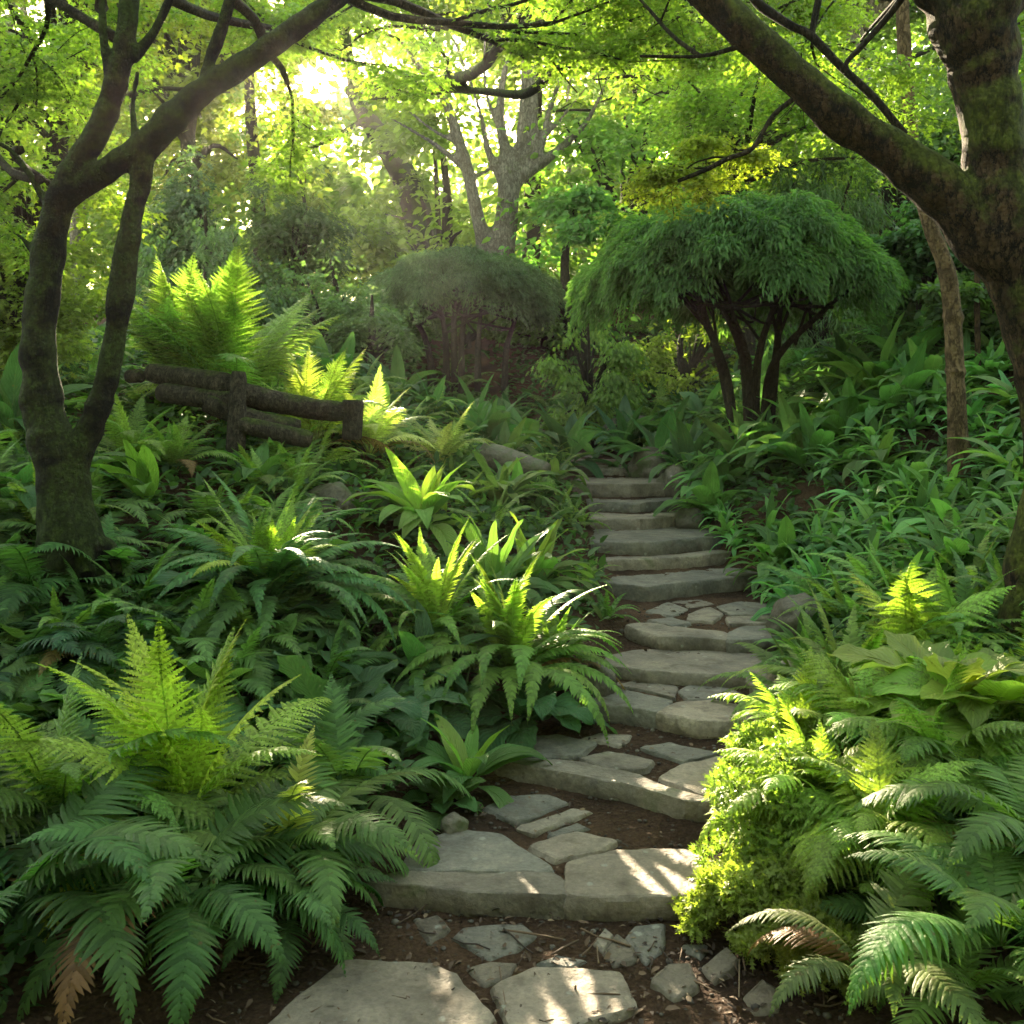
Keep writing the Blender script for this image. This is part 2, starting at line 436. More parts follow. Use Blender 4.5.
def remeshed(me, voxel, mat, smooth_it=6):
    """fuse overlapping limbs into one skin"""
    o = bpy.data.objects.new('tmp', me); COL.objects.link(o)
    r = o.modifiers.new('r', 'REMESH'); r.mode = 'VOXEL'; r.voxel_size = voxel; r.use_smooth_shade = True
    s = o.modifiers.new('s', 'SMOOTH'); s.iterations = smooth_it; s.factor = 0.5
    dg = bpy.context.evaluated_depsgraph_get(); dg.update()
    out = bpy.data.meshes.new_from_object(o.evaluated_get(dg))
    bpy.data.objects.remove(o); bpy.data.meshes.remove(me)
    out.materials.clear(); out.materials.append(mat)
    out.polygons.foreach_set('use_smooth', np.ones(len(out.polygons), bool))
    return out

# ------------------------------------------------------------------ the lie of the land
# steps: front edge in picture pixels (left to right), height of the tread, riser
STEPS = [
    ([(374, 880), (470, 889), (564, 894), (706, 894)], 0.081, 0.085),
    ([(498, 762), (560, 770), (620, 780), (706, 799)], 0.159, 0.075),
    ([(562, 697), (656, 711), (700, 719), (750, 718)], 0.246, 0.085),
    ([(600, 665), (647, 669), (697, 672), (764, 676)], 0.311, 0.065),
    ([(628, 626), (660, 635), (726, 638), (788, 636)], 0.388, 0.08),
    ([(618, 582), (650, 586), (700, 580), (760, 573)], 0.504, 0.11),
    ([(618, 560), (680, 557), (732, 551)], 0.607, 0.09),
    ([(604, 541), (650, 542), (714, 535)], 0.721, 0.09),
    ([(602, 518), (640, 519), (694, 514)], 0.819, 0.10),
    ([(598, 502), (640, 503), (682, 499)], 0.915, 0.085),
    ([(576, 483), (630, 484), (678, 482)], 1.06, 0.13),
    ([(588, 468), (645, 468)], 1.163, 0.10),
    ([(566, 460), (612, 460)], 1.225, 0.06),
    ([(550, 453), (592, 455)], 1.28, 0.05),
]
FRONT = []
for pts, z, r in STEPS:
    w = [U(a, b, z) for a, b in pts]
    FRONT.append((np.array([p[0] for p in w]), np.array([p[1] for p in w])))
STEP_Y = np.array([f[1].mean() for f in FRONT])
STEP_Z = np.array([s[1] for s in STEPS])
STEP_X = np.array([(f[0][0] + f[0][-1]) / 2 for f in FRONT])

def sm(x, a, b):
    t = np.clip((x - a) / (b - a), 0, 1)
    return t * t * (3 - 2 * t)

def path_x(y):
    return np.interp(y, np.r_[0, STEP_Y, 20], np.r_[0.0, STEP_X, -1.0])

def half_w(y):
    return np.interp(y, [2, 3.3, 4.5, 6, 8, 10, 12, 14, 16], [0.95, 0.62, 0.56, 0.55, 0.48, 0.48, 0.42, 0.3, 0.0])

def path_z(x, y):
    z = np.zeros_like(y)
    fy = [np.interp(x, f[0], f[1]) for f in FRONT]
    for i, (pts, zt, r) in enumerate(STEPS):
        nxt = fy[i + 1] if i + 1 < len(STEPS) else fy[i] + 1.5
        znx = (STEPS[i + 1][1] - STEPS[i + 1][2]) if i + 1 < len(STEPS) else zt
        u = (y - fy[i])
        a = np.interp(u, [0.02, 0.12], [zt - r, zt - 0.030])
        v = np.clip((u - 0.12) / np.maximum(nxt - fy[i] - 0.1, 0.05), 0, 1)
        z = np.where(u > 0.02, np.where(u < 0.12, a, (zt - 0.030) * (1 - v) + znx * v), z)
    return z

def vnoise(x, y, s, seed=0):
    x = x * s + seed * 13.7; y = y * s - seed * 7.3
    return (np.sin(x * 1.3 + 1.7 * np.sin(y * 0.9)) + np.sin(y * 1.7 + 1.3 * np.sin(x * 1.1 + 2)) + 0.5 * np.sin(2.9 * x - 2.3 * y)) / 2.5

def land(x, y):
    x = np.asarray(x, float); y = np.asarray(y, float)
    cx, hw = path_x(y), half_w(y)
    zs = np.interp(y, np.r_[2.9, STEP_Y + 0.15, 16], np.r_[0, STEP_Z - 0.02, 1.32])
    zp = path_z(x, y)
    d = np.abs(x - cx) - hw
    b = sm(d, 0.0, 0.25)
    base = zp * (1 - b) + zs * b
    dd = np.maximum(d - 0.02, 0)
    kl = np.interp(y, [0, 2.4, 3.2, 4.2, 5.2, 7, 12, 14, 18], [0.03, 0.05, 0.12, 0.22, 0.27, 0.33, 0.40, 0.24, 0.12])
    kr = np.interp(y, [0, 2.0, 3.0, 4.5, 7, 11, 14, 18], [0.04, 0.08, 0.24, 0.42, 0.55, 0.58, 0.35, 0.2])
    k = np.where(x < cx, kl, kr)
    sat = np.where(dd < 3.2, dd, 3.2 + (dd - 3.2) * 0.22)
    lat = k * sat
    hill = 2.5 * sm(y, 14.0, 22.0) + np.maximum(y - 21, 0) * 0.05
    w = sm(d, 0.1, 0.8)
    return base + lat + hill + w * (0.06 * vnoise(x, y, 1.7, 1) + 0.03 * vnoise(x, y, 4.1, 2))

def gz(x, y):
    return float(land(np.array([x]), np.array([y]))[0])

def build_ground():
    xs = np.r_[np.linspace(-160, -9, 24)[:-1], np.arange(-9, -1.5, 0.12), np.arange(-1.5, 2.4, 0.03), np.arange(2.4, 9, 0.12), np.linspace(9, 160, 24)]
    ys = np.r_[np.linspace(-60, 1.4, 14)[:-1], np.arange(1.4, 10.5, 0.03), np.arange(10.5, 24, 0.15), np.linspace(24, 260, 30)]
    X, Y = np.meshgrid(xs, ys)
    Z = land(X, Y)
    near = sm(Y, 1.0, 2.0) * (1 - sm(Y, 12, 16))
    Z += near * (0.006 * vnoise(X, Y, 19, 3) + 0.004 * vnoise(X, Y, 41, 4))
    nx, ny = len(xs), len(ys)
    V = np.stack([X, Y, Z], -1).reshape(-1, 3)
    i = np.arange(nx * ny).reshape(ny, nx)
    q = np.stack([i[:-1, :-1], i[:-1, 1:], i[1:, 1:], i[1:, :-1]], -1).reshape(-1, 4)
    me = mesh_np('ground', V, loops=q.ravel(), starts=np.arange(len(q)) * 4, mat=SOIL)
    tag(link('ground', me), 'dark brown woodland soil sloping up under the plants and steps', 'ground', kind='structure')
build_ground()

# ------------------------------------------------------------------ where the low sun gets through the leaves
SV = np.array(SUN)
HOLES = []        # (point, radius, keep probability)
def lit(px, py, Y, r, keep=0.03):
    HOLES.append((np.array(P(px, py, Y)), r, keep))
def lit_ground(px, py, z, r, keep=0.03):
    x, y = U(px, py, z)
    HOLES.append((np.array((x, y, z)), r, keep))
HOLES.append((np.array((0, 0, EYE)), 0.10, 0.0))
lit_ground(640, 872, 0.08, 0.30); 
lit_ground(700, 770, 0.16, 0.26); lit_ground(735, 703, 0.25, 0.16)
lit_ground(400, 990, 0.02, 0.17); lit_ground(560, 985, 0.02, 0.24); lit_ground(720, 985, 0.02, 0.30)
lit_ground(640, 930, 0.02, 0.14)
lit(175, 650, 3.35, 0.30); lit(120, 620, 3.4, 0.2); lit(300, 745, 3.1, 0.16); lit(370, 770, 3.0, 0.16); lit(260, 620, 3.4, 0.12)
lit(265, 465, 5.0, 0.30); lit(340, 500, 4.9, 0.15)
lit(230, 290, 7.4, 0.55); lit(170, 260, 7.4, 0.35); lit(290, 300, 7.4, 0.4); lit(300, 370, 7.2, 0.4)
lit(380, 350, 8.0, 0.55); lit(425, 420, 6.6, 0.32)
lit(480, 560, 5.0, 0.32); lit(560, 570, 5.0, 0.28); lit(590, 600, 5.0, 0.2); lit(570, 510, 6.2, 0.3)
lit(780, 770, 3.3, 0.42); lit(860, 740, 3.3, 0.4); lit(750, 860, 3.0, 0.32); lit(840, 640, 4.0, 0.45); lit(900, 530, 4.4, 0.38)
lit(950, 680, 3.6, 0.32); lit(760, 690, 3.7, 0.3); lit(900, 900, 2.7, 0.25); lit(860, 960, 2.7, 0.2); lit(980, 760, 3.2, 0.25)
lit(640, 235, 11, 0.7); lit(740, 205, 11, 0.6); lit(455, 262, 11.5, 0.5, 0.3); lit(680, 335, 13.5, 0.9)
lit(930, 120, 4.6, 0.35); lit(970, 200, 4.6, 0.35); lit(860, 150, 4.5, 0.3); lit(1010, 560, 4.5, 0.25); lit(1010, 340, 4.5, 0.2)
lit(470, 40, 8, 0.9, 0.15); lit(560, 30, 8, 0.9, 0.1); lit(640, 40, 8, 0.9, 0.1); lit(700, 40, 8, 0.8, 0.15); lit(700, 140, 4.6, 0.5)
lit(60, 240, 7, 0.9, 0.1); lit(80, 110, 7, 0.9, 0.15); lit(600, 200, 18, 2.2, 0.2); lit(760, 130, 14, 2.0, 0.2)
lit(800, 440, 8, 0.5, 0.4)
lit(860, 500, 7.2, 0.4, 0.08); lit(720, 520, 7.6, 0.28, 0.05); lit(130, 590, 4.7, 0.28); lit(400, 640, 4.5, 0.22); lit(60, 440, 6.2, 0.35); lit(330, 480, 5.6, 0.25); lit(660, 560, 7.4, 0.22)
HP = np.array([h[0] for h in HOLES]); HR = np.array([h[1] for h in HOLES]); HK = np.array([h[2] for h in HOLES])

def in_shaft(pts, k=0.8, t0=0.9):
    v = np.asarray(pts, float)[:, None, :] - HP[None]
    t = v @ SV
    d = np.linalg.norm(v - t[..., None] * SV, axis=2)
    return bool(((t > t0) & (d < HR * k) & (HK < 0.12)).any())

def in_cone(pts):
    """points that would stand right before the sun's disc as seen from the path"""
    v = np.asarray(pts, float) - np.array((0, 0, EYE))
    t = v @ SV
    d = np.linalg.norm(v - t[:, None] * SV, axis=1)
    return (t > 0.5) & (d < 0.02 + 0.020 * t)

def sun_keep(C, rng, ragged=0.35, tight=1.0, extra=0.0):
    """False for the leaves standing in the shafts of light"""
    C = np.asarray(C, float)
    keep = np.ones(len(C), bool)
    u = rng.random(len(C))
    wob = 1 + ragged * vnoise(C[:, 0] * 2 + C[:, 2], C[:, 1] + 2 * C[:, 2], 1.3, 5)
    for p, r, k in zip(HP, HR, HK):
        v = C - p
        t = v @ SV
        d = np.linalg.norm(v - t[:, None] * SV, axis=1)
        keep &= ~((t > 0.9) & (d < r * wob * tight) & (u > k + extra))
    return keep & ~(in_cone(C) & (u > 0.06))

# ------------------------------------------------------------------ masses of single leaves
TEMPL = {
    'diamond': ([(0, 0, 0), (0.45, -0.5, 0.08), (1, 0, -0.05), (0.45, 0.5, 0.08)], [(0, 1, 2, 3)]),
    'leaf': ([(0, 0, 0), (0.28, -0.46, 0.05), (0.66, -0.38, 0.02), (1, 0, -0.16), (0.66, 0.38, 0.02), (0.28, 0.46, 0.05), (0.5, 0, -0.03)],
             [(0, 1, 2, 6), (6, 2, 3), (6, 3, 4), (0, 6, 4, 5)]),
    'maple': ([(0, 0, 0), (0.02, -0.30, 0.03), (0.22, -0.22, 0), (0.42, -0.62, 0.02), (0.46, -0.2, 0), (1.0, 0, -0.10),
               (0.46, 0.2, 0), (0.42, 0.62, 0.02), (0.22, 0.22, 0), (0.02, 0.30, 0.03)], [tuple(range(10))]),
    'blade': ([(0, -0.5, 0), (0, 0.5, 0), (0.5, 0.4, 0.04), (0.5, -0.4, 0.04), (1, 0, -0.08)], [(0, 3, 2, 1), (3, 4, 2)]),
    'spray': ([(0, 0, 0), (0.2, -0.22, 0.0), (0.26, -0.05, 0), (0.42, -0.34, -.03), (0.46, -0.05, 0), (0.66, -0.26, -.05), (0.68, -0.03, 0), (1, 0, -0.1),
               (0.68, 0.03, 0), (0.66, 0.26, -.05), (0.46, 0.05, 0), (0.42, 0.34, -.03), (0.26, 0.05, 0), (0.2, 0.22, 0)], [tuple(range(14))]),
}
def unit(a):
    return a / np.maximum(np.linalg.norm(a, axis=1, keepdims=True), 1e-9)

def leaves_mesh(name, C, D, Nn, L, W, mat, shape='diamond'):
    T, faces = TEMPL[shape]
    T = np.array(T)
    D = unit(D); side = unit(np.cross(D, Nn)); Nn = np.cross(side, D)
    L = np.broadcast_to(np.asarray(L, float), (len(C),)); W = np.broadcast_to(np.asarray(W, float), (len(C),))
    V = (C[:, None, :] + D[:, None, :] * (T[None, :, 0, None] * L[:, None, None]) + side[:, None, :] * (T[None, :, 1, None] * W[:, None, None])
         + Nn[:, None, :] * (T[None, :, 2, None] * L[:, None, None])).reshape(-1, 3)
    lens = np.array([len(f) for f in faces]); one = np.concatenate([np.array(f) for f in faces])
    loops = (np.arange(len(C))[:, None] * len(T) + one[None, :]).ravel()
    st1 = np.concatenate(([0], np.cumsum(lens)[:-1]))
    starts = (np.arange(len(C))[:, None] * lens.sum() + st1[None, :]).ravel()
    return mesh_np(name, V, loops=loops, starts=starts, mat=mat, smooth=False)

def scatter(rng, clumps, per, leaf, flat=0.5, droop=0.25, tilt=0.5):
    """leaf positions, directions and normals spread through clumps [(x,y,z,radius)]"""
    K = np.asarray(clumps, float)
    idx = np.repeat(np.arange(len(K)), per)
    g = rng.normal(0, 0.48, (len(idx), 3)); g[:, 2] *= flat
    r = K[idx, 3:4]
    C = K[idx, :3] + g * r
    C[:, 2] -= droop * r[:, 0] * (g[:, 0]**2 + g[:, 1]**2)
    out = g.copy(); out[:, 2] = 0
    D = unit(out + rng.normal(0, 0.5, out.shape) * [1, 1, 0.5]); D[:, 2] -= rng.uniform(0.0, 0.7, len(D))
    Nn = unit(np.c_[rng.normal(0, tilt, (len(D), 2)), np.ones(len(D))])
    return C, D, Nn

# ------------------------------------------------------------------ frond and leaf meshes
def spine(n, L, a0, arch, p=1.25, side=0.0):
    pts, tan = [], []
    y = z = x = 0.0
    for i in range(n + 1):
        s = i / n
        a = a0 - arch * s ** p
        b = side * s * s
        t = Vector((math.sin(b) * math.cos(a), math.cos(a) * math.cos(b), math.sin(a)))
        pts.append(Vector((x, y, z))); tan.append(t)
        x += t.x * L / n; y += t.y * L / n; z += t.z * L / n
    return pts, tan

def frond_mesh(name, kind, L, W, n, a0, arch, seed, side=0.0, stipe=0.14, peak=0.32, droop=0.35, fold=0.22, lobes=8):
    rnd = random.Random(seed)
    a0, arch, side = R(a0), R(arch), R(side)
    m = 60
    pts, tan = spine(m, L, a0, arch, side=side)
    mb = MB()
    def at(s):
        f = min(max(s, 0), 1) * m; i = min(int(f), m - 1); u = f - i
        return pts[i].lerp(pts[i + 1], u), tan[i].lerp(tan[i + 1], u).normalized()
    for k in range(n):
        s = stipe + (1 - stipe) * ((k + 0.5) / n) ** 0.92
        q = (s - stipe) / (1 - stipe)
        prof = (q / peak) ** 0.6 * 0.55 + 0.45 if q < peak else max(0.03, (1 - ((q - peak) / (1 - peak)) ** 1.35))
        p, T = at(s)
        X0 = Vector((1, 0, 0)); X0 = (X0 - T * X0.dot(T)).normalized()
        Nn = X0.cross(T).normalized()
        gap = L * (1 - stipe) / n
        for sg in (-1, 1):
            ln = W * prof * rnd.uniform(0.84, 1.1)
            if rnd.random() < 0.025: ln *= rnd.uniform(0.2, 0.6)
            if ln < 0.004: continue
            fw = R(rnd.uniform(14, 24) + 34 * q * q)
            d = X0 * (sg * math.cos(fw)) + T * math.sin(fw)
            across = (T - d * T.dot(d)).normalized()
            wb = gap * ((0.50 if n < 36 else 0.60) if kind == 'finger' else 0.58) * (1.0 if q < 0.85 else 0.8)
            dr = droop * rnd.uniform(0.6, 1.5); tw = rnd.uniform(-0.15, 0.2)
            cu = R(rnd.uniform(4, 16))
            segs = 6 if kind == 'finger' else lobes
            mid = []; frames = []
            pos = p + Nn * (0.004 * L)
            step = ln / segs
            for j in range(segs + 1):
                t = j / segs
                dd = (d * math.cos(dr * t * 1.6) - Nn * math.sin(dr * t * 1.6) + across * math.sin(cu * t) * 0.9).normalized()
                nn = (Nn * math.cos(dr * t * 1.6) + d * math.sin(dr * t * 1.6) + across * tw).normalized()
                mid.append(pos); frames.append((dd, nn))
                pos = pos + dd * step
            vs, fs = [], []
            if kind == 'finger':
                for j in range(segs + 1):
                    t = j / segs
                    w = wb * (1 - t ** 2.6) * (1.0 if j else 1.08) * 0.92
                    dd, nn = frames[j]
                    ac = nn.cross(dd).normalized()
                    if j == segs:
                        vs.append(mid[j]); continue
                    cr_ = 1 + 0.06 * (-1) ** j
                    vs += [mid[j] + ac * w * cr_ - nn * w * fold, mid[j] + nn * w * 0.12, mid[j] - ac * w * cr_ - nn * w * fold]
                for j in range(segs - 1):
                    a = 3 * j
                    fs += [(a, a + 1, a + 4, a + 3), (a + 1, a + 2, a + 5, a + 4)]
                a = 3 * (segs - 1)
                fs += [(a, a + 1, a + 3), (a + 1, a + 2, a + 3)]
            else:
                # lobed pinna: one leaflet polygon each side of every midrib piece
                for j in range(segs):
                    t = (j + 0.4) / segs
                    dd, nn = frames[j]
                    ac = nn.cross(dd).normalized()
                    w = wb * (1 - t ** 2.0) * rnd.uniform(0.85, 1.12) * 1.05
                    c0, c1 = mid[j], mid[j + 1]
                    for e in (-1, 1):
                        o = ac * e
                        k0 = len(vs)
                        vs += [c0, c0 + o * w * 0.42 - nn * w * 0.05, c0 + o * w * 0.95 + dd * step * 0.22 - nn * w * fold * 1.2,
                               c0 + o * w * 0.92 + dd * step * 0.72 - nn * w * fold * 1.2, c1 + o * w * 0.36 - nn * w * 0.05, c1]
                        f = (k0, k0 + 1, k0 + 2, k0 + 3, k0 + 4, k0 + 5)
                        fs.append(f if e < 0 else f[::-1])
            mb.add(vs, fs)
    r0 = 0.0042 * L + 0.0012
    tube(mb, [(pts[i], r0 * (1 - 0.85 * i / m)) for i in range(0, m + 1, 3)], seg=5)
    me = mb.mesh(name, LEAF, smooth=(kind == 'finger'))
    MID_PTS[me.name] = [pts[int(m * q)] for q in (.35, .6, .85, 1)]
    return me

def blade_mesh(name, L, W, a0, arch, seed, stipe=0.2, shape='lance', ripple=0.05, nv=8, nl=14, fold=0.25, side=0.0, veins=True):
    """one broad leaf with pleated veins and a wavy margin"""
    rnd = random.Random(seed)
    m = 40
    pts, tan = spine(m, L, R(a0), R(arch), side=R(side))
    mb = MB(); vs, fs = [], []
    ph = rnd.uniform(0, 6)
    for i in range(nl + 1):
        q = i / nl
        s = stipe + (1 - stipe) * q
        f = s * m; k = min(int(f), m - 1); u = f - k
        p = pts[k].lerp(pts[k + 1], u); T = tan[k].lerp(tan[k + 1], u).normalized()
        X0 = Vector((1, 0, 0)); X0 = (X0 - T * X0.dot(T)).normalized(); Nn = X0.cross(T).normalized()
        if shape == 'lance': w = W * math.sin(math.pi * q ** 0.72) ** 0.85
        elif shape == 'strap': w = W * (min(1, q * 7) ** 0.5) * (1 - q ** 4.5)
        elif shape == 'wavy': w = W * math.sin(math.pi * q ** 0.8) ** 0.7 * (1 + 0.10 * math.sin(i * 2.6))
        else: w = W * (min(1, q * 4.5 + 0.02) ** 0.6) * (1 - q ** 2.2) ** 0.8
        w = max(w, 0.0006)
        for j in range(nv + 1):
            v = j / nv * 2 - 1
            pl = (0.035 * W * (1 if j % 2 else -1)) * (1 - abs(v)) * (0.3 + q) if veins else 0
            edge = ripple * W * abs(v) ** 2 * math.sin(q * 17 + ph + (2 if v > 0 else 0))
            back = -0.22 * W * abs(v) ** 1.5 * (1 - q) if shape == 'heart' else 0
            vs.append(p + X0 * v * w + Nn * (fold * w * (abs(v) - 0.35) * (1 if abs(v) < .6 else 1.0 - 1.1 * (abs(v) - .6)) + pl + edge) + T * back)
    for i in range(nl):
        for j in range(nv):
            a = i * (nv + 1) + j
            fs.append((a, a + 1, a + nv + 2, a + nv + 1))
    mb.add(vs, fs)
    r0 = 0.006 * L + 0.001
    tube(mb, [(pts[i] - Vector((0, 0, r0 * .6)), r0 * (1 - 0.8 * i / m)) for i in range(0, m + 1, 4)], seg=5)
    n_bl = (nl + 1) * (nv + 1)
    me = mb.mesh(name, LEAF, smooth=True)
    q_uv = np.zeros((len(me.vertices), 2), np.float32)
    ii = np.arange(n_bl); q_uv[:n_bl, 0] = (ii % (nv + 1)) / nv * 2 - 1; q_uv[:n_bl, 1] = (ii // (nv + 1)) / nl + 0.001
    lv = np.empty(len(me.loops), np.int32); me.loops.foreach_get('vertex_index', lv)
    me.uv_layers.new(name='veins').data.foreach_set('uv', q_uv[lv].ravel())
    MID_PTS[me.name] = [pts[int(m * q)] for q in (.35, .6, .85, 1)]
    return me

MID_PTS = {}      # a few points along every frond, to see whether it stands in a shaft of light
def FR(kind, L, W, n, **kw):
    """upright, arching and hanging versions of one kind of frond, three of each"""
    o = {'U': [], 'M': [], 'D': []}
    for i in range(3):
        s = hash((kind, n, i)) % 1000 if False else i * 17 + n
        o['U'].append(frond_mesh('frond', kind, L, W, n, 84 - 4 * i, 34 + 12 * i, s, side=(-14, 6, 20)[i], **kw))
        o['M'].append(frond_mesh('frond', kind, L, W, n, 66 - 5 * i, 88 + 12 * i, s + 1, side=(18, -10, 4)[i], **kw))
        o['D'].append(frond_mesh('frond', kind, L, W, n, 46 - 7 * i, 104 + 8 * i, s + 2, side=(-8, 14, -20)[i], **kw))
    return o
def BL(L, W, shape, **kw):
    o = {'U': [], 'M': [], 'D': []}
    for i in range(3):
        o['U'].append(blade_mesh('leaf', L, W, 80 - 6 * i, 34 + 14 * i, i, shape=shape, side=(-14, 6, 20)[i], **kw))
        o['M'].append(blade_mesh('leaf', L, W, 62 - 6 * i, 84 + 14 * i, i + 5, shape=shape, side=(18, -10, 4)[i], **kw))
        o['D'].append(blade_mesh('leaf', L, W, 40 - 8 * i, 92 + 10 * i, i + 9, shape=shape, side=(-8, 14, -20)[i], **kw))
    return o
FINGER = FR('finger', 1.0, 0.215, 31)
LOBED = FR('lobed', 1.0, 0.19, 27, lobes=9)
LACY = FR('lobed', 1.0, 0.24, 34, lobes=13, stipe=0.22, droop=0.5)
SHELF = FR('lobed', 1.0, 0.34, 22, lobes=12, stipe=0.1, peak=0.25, droop=0.55)
SWORD = FR('finger', 1.0, 0.105, 40, stipe=0.08, peak=0.4)
LANCE = BL(1.0, 0.125, 'lance', stipe=0.12)
STRAP = BL(1.0, 0.085, 'strap', stipe=0.03, ripple=0.14)
WAVY = BL(1.0, 0.19, 'wavy', stipe=0.12, ripple=0.16, nv=10, nl=18)
HEART = BL(1.0, 0.28, 'heart', stipe=0.38, nv=10)
ROUND = BL(1.0, 0.30, 'heart', stipe=0.45, fold=0.4, nv=8)

# greens (real leaf albedo)
DEEP = (0.031, 0.072, 0.020); BLUEG = (0.040, 0.088, 0.039); MID = (0.059, 0.120, 0.022); FRESH = (0.100, 0.165, 0.025)
LIME = (0.177, 0.235, 0.025); GOLD = (0.20, 0.27, 0.028); OLIVE = (0.100, 0.110, 0.022); PALE = (0.22, 0.28, 0.09); TEAL = (0.047, 0.098, 0.051)

def layout(rng, kit, n, size, up=0.3, mid=0.4, spread=8.0, az=None):
    """(mesh, matrix) of every frond of a rosette"""
    out = []
    a = rng.uniform(0, 6.28)
    for i in range(n):
        q = (i + 0.5) / n
        key = 'U' if q < up else 'M' if q < up + mid else 'D'
        me = kit[key][rng.randrange(3)]
        a += 2.39996 + rng.uniform(-0.25, 0.25)
        ang = a if az is None else rng.uniform(*az)
        s = size * (rng.uniform(0.78, 1.08) if key != 'U' else rng.uniform(0.7, 1.0))
        tx = R(rng.uniform(-spread, spread)); ty = R(rng.uniform(-14, 14))
        M = Matrix.Rotation(ang, 4, 'Z') @ Matrix.Translation((0, 0.035 * size * q, 0)) @ Matrix.Rotation(tx, 4, 'X') @ Matrix.Rotation(ty, 4, 'Y') @ Matrix.Diagonal((s * rng.choice((-1, 1)), s, s, 1))
        out.append((me, M, key))
    return out

def rosette(name, label, cat, x, y, kit, n, size, color, seed, up=0.3, mid=0.4, lift=0.0, inner=None, part='frond', az=None, spread=8.0, rim=None, group=None, cull=0.35):
    rng = random.Random(seed)
    root = tag(empty(name, (x, y, gz(x, y) + lift - 0.01)), label, cat, group)
    for me, M, key in layout(rng, kit, n, size, up, mid, spread, az):
        pl = MID_PTS[me.name]
        if cull and in_shaft([root.location + M @ q for q in pl], cull): continue
        c = color
        if key == 'U' and inner: c = inner
        if key == 'D' and rim: c = rim
        j = rng.uniform(0.78, 1.25)
        if key == 'D' and part == 'frond' and rng.random() < 0.07: c = (0.13, 0.085, 0.03)   # last year's frond, gone brown
        o = link(part, me, root, tuple(v * j for v in c))
        o.matrix_local = M
    return root

def merged(name, kit, n, size, seed, **kw):
    """a whole small plant as one mesh, for copies too small to show their fronds"""
    rng = random.Random(seed)
    vs, ls, st, us, k, lk = [], [], [], [], 0, 0
    for me, M, key in layout(rng, kit, n, size, **kw):
        v = np.empty(len(me.vertices) * 3, np.float32); me.vertices.foreach_get('co', v); v = v.reshape(-1, 3)
        A = np.array(M); v = v @ A[:3, :3].T + A[:3, 3]
        l = np.empty(len(me.loops), np.int32); me.loops.foreach_get('vertex_index', l)
        s = np.empty(len(me.polygons), np.int32); me.polygons.foreach_get('loop_start', s)
        u_ = np.zeros(len(me.loops) * 2, np.float32)
        if me.uv_layers: me.uv_layers[0].data.foreach_get('uv', u_)
        us.append(u_)
        vs.append(v); ls.append(l + k); st.append(s + lk); k += len(v); lk += len(l)
    out = mesh_np(name, np.concatenate(vs), loops=np.concatenate(ls), starts=np.concatenate(st), mat=LEAF, smooth=True)
    uv = np.concatenate(us)
    if uv.any() and len(out.loops) * 2 == len(uv): out.uv_layers.new(name='veins').data.foreach_set('uv', uv)
    return out
# ------------------------------------------------------------------ stone slabs
def slab_mesh(name, poly, z, th, mat, seed, rough=0.006, tilt=(0, 0)):
    """a split flagstone: poly is [(x, y)] on the plane of its top"""
    rnd = random.Random(seed)
    c = np.mean(poly, axis=0)
    a2 = sum(poly[i][0] * poly[(i + 1) % len(poly)][1] - poly[(i + 1) % len(poly)][0] * poly[i][1] for i in range(len(poly)))
    if a2 < 0: poly = poly[::-1]
    pts = []
    peri = sum(np.linalg.norm(np.array(poly[i]) - np.array(poly[i - 1])) for i in range(len(poly)))
    ds = min(0.030, peri / 56)
    for i in range(len(poly)):
        a, b = np.array(poly[i]), np.array(poly[(i + 1) % len(poly)])
        n = max(2, int(np.linalg.norm(b - a) / ds))
        for k in range(n):
            pts.append(a + (b - a) * k / n)
    # knock the corners off
    for _ in range(1):
        pts = [(pts[i - 1] + 4 * pts[i] + pts[(i + 1) % len(pts)]) / 6 for i in range(len(pts))]
    n = len(pts)
    def nz(p, s, o): return mnoise.noise(Vector((p[0] * s + seed * 3.1, p[1] * s, o)))
    pts = [p + (p - c) / max(np.linalg.norm(p - c), .01) * min(1, peri / 1.6) * (0.012 * nz(p, 6, 1) + 0.008 * nz(p, 22, 2)) for p in pts]
    out = [(p - c) / max(np.linalg.norm(p - c), .01) for p in pts]
    v, f = [], []
    def ring(fn):
        k = len(v); v.extend(fn(i, p) for i, p in enumerate(pts)); return k
    def top(p): return z + rough * nz(p, 5, 3) + rough * 0.5 * nz(p, 17, 4) + tilt[0] * (p[0] - c[0]) + tilt[1] * (p[1] - c[1])
    rings = []
    def side(off, dz):
        def fn(i, p):
            q = p + out[i] * (off + 0.006 * nz(p * 1.0 + dz * 7, 14, dz * 30))
            return (q[0], q[1], top(p) + dz)
        return fn
    rings.append(ring(side(-0.012, -th)))
    rings.append(ring(side(0.004, -th * 0.75)))
    rings.append(ring(side(0.009, -th * 0.42)))
    rings.append(ring(side(0.006, -min(0.016, th * .25))))
    rings.append(ring(side(0.001, -0.004)))
    rings.append(ring(side(-0.007, 0.0)))
    for s in (0.86, 0.7, 0.52, 0.34, 0.17):
        rings.append(ring(lambda i, p, s=s: (*(c + (p - c) * s), top(c + (p - c) * s))))
    for a, b in zip(rings, rings[1:]):
        for i in range(n):
            j = (i + 1) % n
            f.append((a + i, a + j, b + j, b + i))
    k = len(v); v.append((*c, top(c)))
    for i in range(n): f.append((rings[-1] + i, rings[-1] + (i + 1) % n, k))
    f.append(tuple(rings[0] + i for i in range(n))[::-1])
    v = [(a - c[0], b - c[1], d - z) for a, b, d in v]
    me = mesh_np(name, v, faces=f, mat=mat, smooth=True)
    me.set_sharp_from_angle(angle=R(24))
    return me, (c[0], c[1], z)

